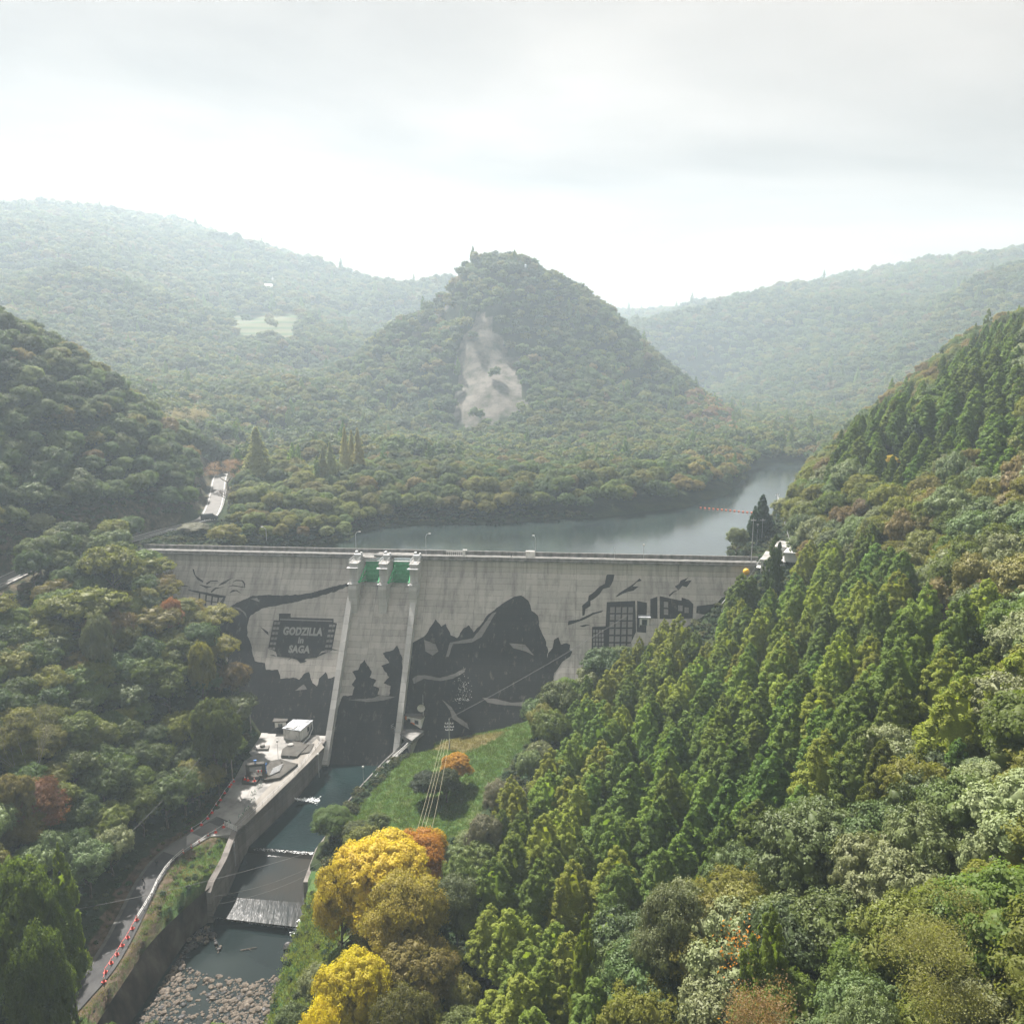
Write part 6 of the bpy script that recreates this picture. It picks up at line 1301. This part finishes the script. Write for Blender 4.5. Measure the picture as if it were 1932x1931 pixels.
# crest equipment
p = W(0,0,0)
def onc(px, d=0): 
    q = [s_ for s_ in np.arange(0, 190, .25)]; return min(q, key=lambda s_: abs(proj(*W(s_, d, 0))[0]-px))
s_ = onc(870,-3); q = W(s_,-3,-.8); cb = empty('inspection_board', q, 'white equipment case and railing frame standing on the crest', 'equipment', rz=A_DAM)
b = MB(); b.box((1.0,0,1.2), (.7,.7,2.2)); b.box((1.3,0,2.2), (1.3,.6,.3)); b.build('case', M['white'], cb); b = MB(); b.box((-2.2,2.0,1.3), (5.2,.1,.14)); b.box((-2.2,2.0,.9), (5.2,.1,.1))
for i in range(9): b.tube((-4.7+i*.62,2.0,0), (-4.7+i*.62,2.0,1.3), .06, n=4)
b.build('railing', M['white'], cb)
s_ = onc(1000,-3); hut('crest_cabin', W(s_,-3.5,-.8), 2.7, 1.8, 2.1, A_DAM, M['plaster'], M['conc'], 'small boxy cabin on the crest beside a lamp', over=.05, th=.1)
s_ = onc(1159,0); MB().tube(W(s_,-.2,-.5), W(s_,-.2,3.8), .06).tube(W(s_-.4,-.2,2.9), W(s_+.4,-.2,2.9), .04).build('signal_post', M['steelw'], label='thin post with a short crossbar on the right half of the crest', cat='post')
# people
def person(p, rz, lab, stride=.25, lean=0.):
    r = empty('person', p, lab, 'person', rz=rz)
    bm = bmesh.new(); sk = bm.verts.layers.skin.verify()
    J = {'pel':((0,0,.92),.15),'wst':((0,lean*.3,1.12),.135),'cst':((0,lean*.6,1.36),.165),'nck':((0,lean*.8,1.5),.06),'hd0':((0,lean*.85,1.58),.085),'hd1':((0,lean*.9,1.70),.09),
     'sl':((-.19,lean*.7,1.42),.07),'el':((-.26,lean*.7+.05,1.14),.05),'wl':((-.25,lean+.18*stride*4,.92),.035),'hl':((-.25,lean+.22*stride*4,.82),.035),
     'sr':((.19,lean*.7,1.42),.07),'er':((.26,lean*.7-.06,1.14),.05),'wr':((.25,-.12*stride*4,.92),.035),'hr':((.25,-.14*stride*4,.82),.035),
     'jl':((-.1,-stride*.5,.5),.07),'fl':((-.1,-stride,.08),.05),'tl':((-.1,-stride+.17,.03),.04),'jr':((.1,stride*.6,.5),.07),'fr':((.1,stride,.08),.05),'tr':((.1,stride+.17,.03),.04),'hpl':((-.1,0,.86),.1),'hpr':((.1,0,.86),.1)}
    vv = {}
    for k_, (c_, rd) in J.items(): v_ = bm.verts.new(c_); vv[k_] = v_; v_[sk].radius = (rd, rd)
    for a, c in (('pel','wst'),('wst','cst'),('cst','nck'),('nck','hd0'),('hd0','hd1'),('cst','sl'),('sl','el'),('el','wl'),('wl','hl'),('cst','sr'),('sr','er'),('er','wr'),('wr','hr'),('pel','hpl'),('hpl','jl'),('jl','fl'),('fl','tl'),('pel','hpr'),('hpr','jr'),('jr','fr'),('fr','tr')): bm.edges.new((vv[a], vv[c]))
    vv['pel'][sk].use_root = True; me = bpy.data.meshes.new('body'); bm.to_mesh(me); bm.free(); me.materials.append(M['cloth']); me.materials.append(M['skin'])
    o = bpy.data.objects.new('body', me); COL.objects.link(o); m1 = o.modifiers.new('skin','SKIN'); m1.use_smooth_shade = True; m2 = o.modifiers.new('sub','SUBSURF'); m2.levels = m2.render_levels = 2
    bpy.context.view_layer.update(); ev = bpy.data.meshes.new_from_object(o.evaluated_get(bpy.context.evaluated_depsgraph_get())); bpy.data.objects.remove(o)
    ev.materials.clear(); ev.materials.append(M['cloth']); ev.materials.append(M['skin'])
    for f in ev.polygons:
        z = f.center.z; f.material_index = 1 if (z > 1.52 or (z < .9 and abs(f.center.x) > .2)) else 0
    obj('body', ev, None, r); MB().sphere((0,lean*.9-.02,1.70), .112, 10, 8, (1,1.05,.95)).build('hair', M['hair'], r, True); return r
person(at(296,1636,-44.62), .3, 'person in black clothing walking up the service road, farther one'); person(at(271,1668,-44.92), 2.6, 'person in black leaning forward on the service road, nearer one', lean=.18)
s_ = onc(965,-3); person(W(s_,-3,-.8), 1.5, 'tiny person in black walking on the dam crest')
# van on the hill road
p = at(395,981,.8); p.z = min(up_road, key=lambda q: (q.x-p.x)**2+(q.y-p.y)**2).z+.02
vn = empty('parked_van', p, 'dark van driving on the hill road bend at the left end of the dam', 'van', rz=.42)
sec = [(-2.35,.55,.45,.9),(-2.3,.3,.35,2.0),(1.1,.3,.35,2.05),(1.75,.3,.35,1.35),(2.35,.3,.4,1.15),(2.42,.5,.5,.9)]
b = MB(); vs = []
for x_, _, z0_, z1_ in sec: w_ = .9; vs += [(x_,-w_,z0_),(x_,w_,z0_),(x_,w_*1.0,(z0_+z1_)/2),(x_,w_*.84,z1_),(x_,-w_*.84,z1_),(x_,-w_,(z0_+z1_)/2)]
fs = [(i*6+j, i*6+(j+1)%6, (i+1)*6+(j+1)%6, (i+1)*6+j) for i in range(5) for j in range(6)]+[(5,4,3,2,1,0), tuple(range(30,36))]
b.add(vs, [f[::-1] for f in fs]); b.v = [(x*1.25,y*1.25,z*1.2) for x,y,z in b.v]; b.build('body', M['vanpaint'], vn)
for y_ in (-1.12,1.12): MB().box((-.6,y_*.97,1.95), (3.4,.06,.6)).build('side_window', M['glass'], vn)
MB().add([(1.45,-.85,2.4),(1.45,.85,2.4),(2.25,.92,1.62),(2.25,-.92,1.62)], [(0,3,2,1)]).build('windscreen', M['glass'], vn)
for x_ in (-1.7,1.8):
    for y_ in (-1.0,1.0): w = MB().tube((x_,y_-.13,.42),(x_,y_+.13,.42),.42,n=14).build('wheel', M['rubber'], vn); MB().tube((x_,y_-.14,.42),(x_,y_+.14,.42),.22,n=10).build('rim', M['steelg'], w)
for y_ in (-.8,.8): MB().box((3.0,y_,.85), (.08,.35,.2)).build('headlight', M['white'], vn)
# utility poles and wires
def upole(base, h, label, group=None, arms=((.9,1.4),), r_=.17, az=0., m=None):
    r = empty('utility_pole', base, label, 'utility pole', group, az); MB().tube((0,0,-1), (0,0,h), r_, r_*.6, 8).build('pole', m or M['steelg'], r)
    b = MB(); g = MB()
    for dz_, w_ in arms:
        b.box((0,0,h-dz_), (w_,.12,.12))
        for s_ in (-.45,-.15,.15,.45): g.tube((s_*w_,0,h-dz_+.06), (s_*w_,0,h-dz_+.34), .07, n=6)
    b.build('crossarm', m or M['steelg'], r); g.build('insulator', M['white'], r); return Vector(base)+Vector((0,0,h))
def wire(name, a, c, sag, r_, m, label, cat='cable', n=14):
    P = [Vector(a).lerp(Vector(c), i/n)-Vector((0,0,sag*4*(i/n)*(1-i/n))) for i in range(n+1)]; return MB().path(P, r_, 4).build(name, m, label=label, cat=cat)
g_ = at(440,1480,PZ); t1 = upole(at(439,1474,PZ), 15.5, 'right pole of the pair rising among the trees beside the yard', arms=((.8,2.6),), r_=.2, m=M['barkpale'])
t2 = upole(at(427,1455,PZ+1), 9.5, 'shorter left pole of the pair beside the yard', arms=((.4,.9),), r_=.16, m=M['barkpale'])
t3 = upole(at(475,1400,PZ), 14, 'tall pole behind the pair, close to the dam foot', arms=((1.0,2.2),(1.9,1.4)), r_=.18, m=M['barkpale'])
gp_ = at(848,1410,-41); t4 = upole(gp_, 8.0, 'utility pole with crossarms on the dry grass below the dam', arms=((1.3,2.2),(2.2,2.6),(3.1,2.0)), r_=.17)
wire('power_cable', t4+Vector((0,0,.2)), W(150,12,-13), .8, .05, M['cable'], 'thin cable from the grass slope pole across the mural')
wire('power_cable', t1, t3, .6, .04, M['cable'], 'cable between the yard poles')
far_l = at(120,1680,-36)
wire('power_cable', t1, far_l, 2.2, .03, M['cable'], 'cable sloping down the dark left slope to the lower left pole')
for k_, (a, c) in enumerate((((100,1722),(590,1605)),((405,1690),(600,1628)),((408,1705),(600,1640)))):
    wire('power_cable', at(*a, -38-k_), at(*c, -41), 1.0, .035 if k_ == 0 else .025, M['cable'], ('long cable crossing the river below the weir, top one','second cable crossing the river below the weir','lowest cable crossing the river below the weir')[k_])
for k_ in range(4):
    a = t4+Vector((-.9+k_*.6,0,-1.4)); c = at(788+k_*7+(6 if k_ == 3 else 0), 1562, -31); wire('sleeved_cable', a.lerp(c, .18), c, .6, .032, M['cabley'], ('leftmost','second','third','rightmost')[k_]+' yellow sleeved cable hanging over the grass slope bush')
lp = at(120,1840,-45); upole(at(122,1835,-45.6), 17, 'weathered pole beside the road at lower left', arms=((1.0,1.6),), r_=.2, m=M['barkpale'])
upole(at(244,1612,-44.8), 5, 'short pale pole in the shrubs beside the road bend', arms=((.3,.5),), r_=.14, m=M['barkpale'])
MB().tube(at(117,1880,-46.2), at(117,1880,-46.2)+Vector((0,0,2.6)), .09).build('marker_post', M['yellow'], label='thin yellow marker post at the lower left roadside', cat='post')
# right end of the dam: white control building, poles, yellow tanks
ce = W(193, -4, -1)
cbk = empty('control_building', (ce.x-.5, ce.y-4, -2.5), 'bright white control building with balconies at the right end of the dam', 'building', rz=A_DAM-.35)
MB().box((0,0,1.1), (6.5,11,6.6)).build('wall', M['white'], cbk); MB().box((2.4,9.5,2.0), (6.5,8,8.4)).build('annex_wall', M['white'], cbk); MB().box((0,0,4.5), (6.9,11.4,.25)).box((2.4,9.5,6.33), (6.8,8.3,.25)).build('roof', M['conc'], cbk)
for z_ in (-.5,1.9):
    b = MB(); b.box((-3.9,-.5,z_), (1.4,9,.18)); b.build('balcony', M['white'], cbk)
    b = MB(); b.box((-4.5,-.5,z_+.9), (.08,9,.1)); [b.tube((-4.5,-4.8+k_*1.1,z_), (-4.5,-4.8+k_*1.1,z_+.9), .05, n=4) for k_ in range(9)]; b.build('balcony_rail', M['steelw'], cbk)
for y_ in (-3.5,-.5,2.5):
    for z_ in (.6,3.0): f = MB().box((-3.29,y_,z_), (.1,1.6,1.3)).build('window', M['steelg'], cbk); MB().box((-3.36,y_,z_), (.06,1.4,1.1)).build('pane', M['glass'], f)
for x_ in (-1.8,1.2): f = MB().box((x_,-5.54,3.3), (1.6,.1,1.2)).build('window', M['steelg'], cbk); MB().box((x_,-5.61,3.3), (1.4,.06,1.0)).build('pane', M['glass'], f)
hut('bright_shed', at(1500,1052,2), 4, 12, 2.4, -.5, M['white'], M['white'], 'long white roofed shed behind the control building', over=.3, slope=.3, cat='shed')
cr2 = [at(1473,1010,2), at(1500,1040,2), at(1530,1072,1.6)]
MB().sphere(at(1408,1078,-1.8), .95, 18, 12).build('yellow_float', M['yellow'], None, True, label='large yellow ball at the right end of the dam face', cat='ball')
MB().sphere(at(1415,1096,-3.0), .5, 14, 10).build('yellow_float', M['orange'], None, True, label='small orange ball below the large yellow one', cat='ball')
tp = []
for a, c, h_, t in ((1417,1062,13.5,'tallest pole at the right end of the crest'),(1428,1022,6,'short post beside the tallest pole, lake side'),(1437,1020,7.5,'thin post before the dark cypress'),(1447,1015,8,'middle post of the cluster behind the control building'),(1462,1010,14.5,'tall pole carrying the bundle of white cables'),(1452,1012,6,'bent lamp like post behind the control building')):
    tp.append(upole(at(a, c, -.5 if a < 1420 else 0), h_, t, arms=((.7,1.5),) if h_ > 7 else ((.3,.6),), r_=.15, m=M['steelg']))
for k_ in range(5): wire('white_cable', tp[4]+Vector((0,0,-.3-.5*k_)), at(1510+k_*7, 1072-k_*3, 1.5), 1.6+.3*k_, .06, M['steelw'], 'white cable of the bundle from the tall pole, %s' % ('topmost','second','third','fourth','lowest')[k_])
# hut on a steel walkway below the painted buildings
hw = at(1215,1182,-17.5); gh = hut('gauge_cabin', hw+Vector((0,0,0)), 2.7, 2.2, 3.0, A_DAM, M['plaster'], M['roofgrey'], 'small cabin with green window on a steel landing before the painted buildings', over=.4, wins=((0,1.7,1.4,1.6),))
b = MB(); b.box((hw.x,hw.y,hw.z-.15), (4.2,3.4,.3), A_DAM)
for sx in (-1.6,1.6):
    for sy in (-1.3,1.3): b.tube((hw.x+sx,hw.y+sy,hw.z-5.5), (hw.x+sx,hw.y+sy,hw.z+1.1), .09, n=5)
e_ = at(1302,1168,-16.2)
for h_ in (-.1,.5,1.1): b.tube(Vector(hw)+Vector((1.8,-1.4,h_)), e_+Vector((0,0,h_)), .09, n=5)
for i in range(9): q = (Vector(hw)+Vector((1.8,-1.4,0))).lerp(e_, i/8); b.tube(q-Vector((0,0,.2)), q+Vector((0,0,1.1)), .05, n=4)
b.build('steel_landing', M['steelw'], label='pale steel landing and footbridge carrying the small cabin', cat='footbridge')
# floats across the lake
fo = MB().tube((-.38,0,0), (.38,0,0), .26, n=12).build('lake_float', M['buoy'], label='x', cat='buoy', group='orange floats strung across the lake')
nn_ = 13
for i in range(nn_):
    f_ = i/(nn_-1); q = at(1322+f_*96, 957+f_*9.5, -5.75); o_ = fo if i == 0 else fo.copy()
    if i: COL.objects.link(o_)
    o_.location = q; o_.rotation_euler = (0,0,-.5); o_['label'] = 'orange float on the lake line, %s from the far shore' % ('first','second','third','fourth','fifth','sixth','seventh','eighth','ninth','tenth','eleventh','twelfth','thirteenth')[i]
wire('float_line', at(1318,956,-5.8), at(1424,967,-5.8), 0, .06, M['cable'], 'line joining the orange floats on the lake', cat='line')
# shore road rail, hill house, village
rail('shore_rail', [at(1196,890,6)+Vector((0,0,g1(*at(1196,890,6)[:2])-6+1.6)), at(1240,885,6)+Vector((0,0,g1(*at(1240,885,6)[:2])-6+1.6))], 1.0, 3, M['white'], 'short bright guard rail on the far lake shore under the peak', rows=(1.,.5), r_=.2)
def house(name, px, py, D, w, d, h, rz, label, roof, wall, cat='house'):
    p = atD(px, py, D); p.z = g1(p.x, p.y)-.3; r = empty(name, p, label, cat, rz=rz); MB().box((0,0,h/2), (w,d,h)).build('wall', wall, r)
    b = MB(); o_ = .7; b.add([(-w/2-o_,-d/2-o_,h-.1),(w/2+o_,-d/2-o_,h-.1),(w/2+o_,d/2+o_,h-.1),(-w/2-o_,d/2+o_,h-.1),(-w/2-o_,0,h+d*.32),(w/2+o_,0,h+d*.32)], [(3,2,1,0),(0,1,5,4),(2,3,4,5),(1,2,5),(3,0,4)]); b.build('roof', roof, r)
    for k_ in (-.28,.1,.34): f = MB().box((k_*w,-d/2-.04,h*.5), (w*.16,.1,h*.32)).build('window', M['steelg'], r); MB().box((k_*w,-d/2-.11,h*.5), (w*.14,.06,h*.28)).build('pane', M['glass'], f)
    return r
p = house('hill_house', 465, 868, 372, 9, 7, 4.5, .5, 'house with pale slate roof beside the lone spire tree', M['roofblue'], M['plaster'])
for a, c, D_, w_, t, m_ in ((498,583,1190,26,'wide bright farmhouse behind the terraced fields', M['white']),(470,580,1215,17,'left farmhouse of the far village', M['roofblue']),(505,572,1270,20,'farmhouse uphill behind the wide bright one', M['white']),(562,580,1225,15,'small farmhouse at the right end of the far village', M['white'])): house('farm_house', a, c, D_, w_, w_*.6, 6.5, .2, t, m_, M['white'])
# bare and thin leaved trees
def twig_tree(name, px, py, D, wpx, seed, leafcol, nleaf, label, spread=.8, rise=.25, barkm=None, leaf=.22, r0=.2, cat='tree', gen=5):
    p = atD(px, py, D); g = g1(p.x, p.y); h = p.z-g; mb, ends = limbs(seed, h*.3, spread, rise, 6, r0, gen, h*.3)
    vz = max(v[2] for v in mb.v); sc_ = h/vz; xm = np.percentile(np.abs(np.array(mb.v)[:,:2]), 99); wx = wpx/F*(D*COSP+(CZ-g)*SINP)/2/xm
    root = empty(name, (p.x, p.y, g-.2), label, cat); mb.v = [(x*wx, y*wx, z*sc_) for x, y, z in mb.v]; mb.build('trunk', barkm or M['barkpale'], root)
    if nleaf and ends:
        r = np.random.default_rng(seed); E = np.array([list(e[0]) for e in ends])*np.array([wx,wx,sc_]); i = r.integers(len(E), size=nleaf); c = E[i]+r.normal(size=(nleaf,3))*np.array([.5,.5,.4])
        v, f = quads(c, rdir(r, nleaf)+np.array([0,0,.5]), rdir(r, nleaf), leaf*r.uniform(.6,1.3,nleaf), leaf*.6*np.ones(nleaf)); me = bpy.data.meshes.new('crown'); fill(me, v, f); me.materials.append(LEAF); cc = obj('crown', me, None, root); cc.color = (*leafcol, 1)
    return root
twig_tree('thin_leaved_tree', 1850, 1748, 52, 330, 5, (.20,.21,.07), 26000, 'large thin leaved khaki tree with pale twigs in the lower right corner', leaf=.17, r0=.16)
twig_tree('thin_leaved_tree', 1440, 1850, 56, 130, 6, (.22,.15,.07), 7000, 'brownish thin leaved tree at the bottom edge', leaf=.17, r0=.14)
twig_tree('bare_tree', 1392, 1735, 68, 60, 8, (.45,.18,.03), 160, 'nearly bare tree with a few orange leaves left of the yellow green cedar', leaf=.3, r0=.12, gen=4)
twig_tree('bare_tree', 430, 918, 322, 48, 9, (.2,.15,.1), 0, 'dark bare tree at the roadside behind the van', barkm=M['bark'], r0=.35, gen=4)
twig_tree('bare_tree', 427, 868, 352, 90, 11, (.26,.18,.15), 5000, 'leafless pinkish tree arching over the hill road', r0=.3, leaf=.4, gen=4)
twig_tree('bare_tree', 356, 765, 400, 75, 12, (.34,.30,.27), 5000, 'pale leafless tree at the end of the left hill', r0=.3, leaf=.45, gen=4)
twig_tree('bare_tree', 45, 1335, 150, 110, 13, (.10,.10,.06), 3000, 'grey bare twigged tree above the rust red tree', r0=.2, gen=4)
twig_tree('bare_tree', 1180, 1655, 92, 40, 14, (.2,.2,.2), 0, 'leaning pale dead tree among the cedars', r0=.12, gen=3)
# ------------------------------------------------------------------ HAZE
hb = MB(); hz_top = 368.0; hb.box((0, 1310, (hz_top-66)/2), (5400, 3500, hz_top+66)); print('haze top', hz_top, 'ground', Z.min(), Z.max()); 
hm = bpy.data.materials.new('haze_air'); hm.use_nodes = True; t = hm.node_tree; t.nodes.clear(); o_ = N(t, 'ShaderNodeOutputMaterial'); pv = N(t, 'ShaderNodeVolumePrincipled')
pv.inputs['Density'].default_value = HAZE_DENSITY; pv.inputs['Color'].default_value = (.74,.885,1,1); pv.inputs['Anisotropy'].default_value = .3
t.links.new(pv.outputs[0], o_.inputs['Volume'])
hz_o = hb.build('haze', hm, kind='stuff', label='pale blue morning haze filling the valley', cat='haze')
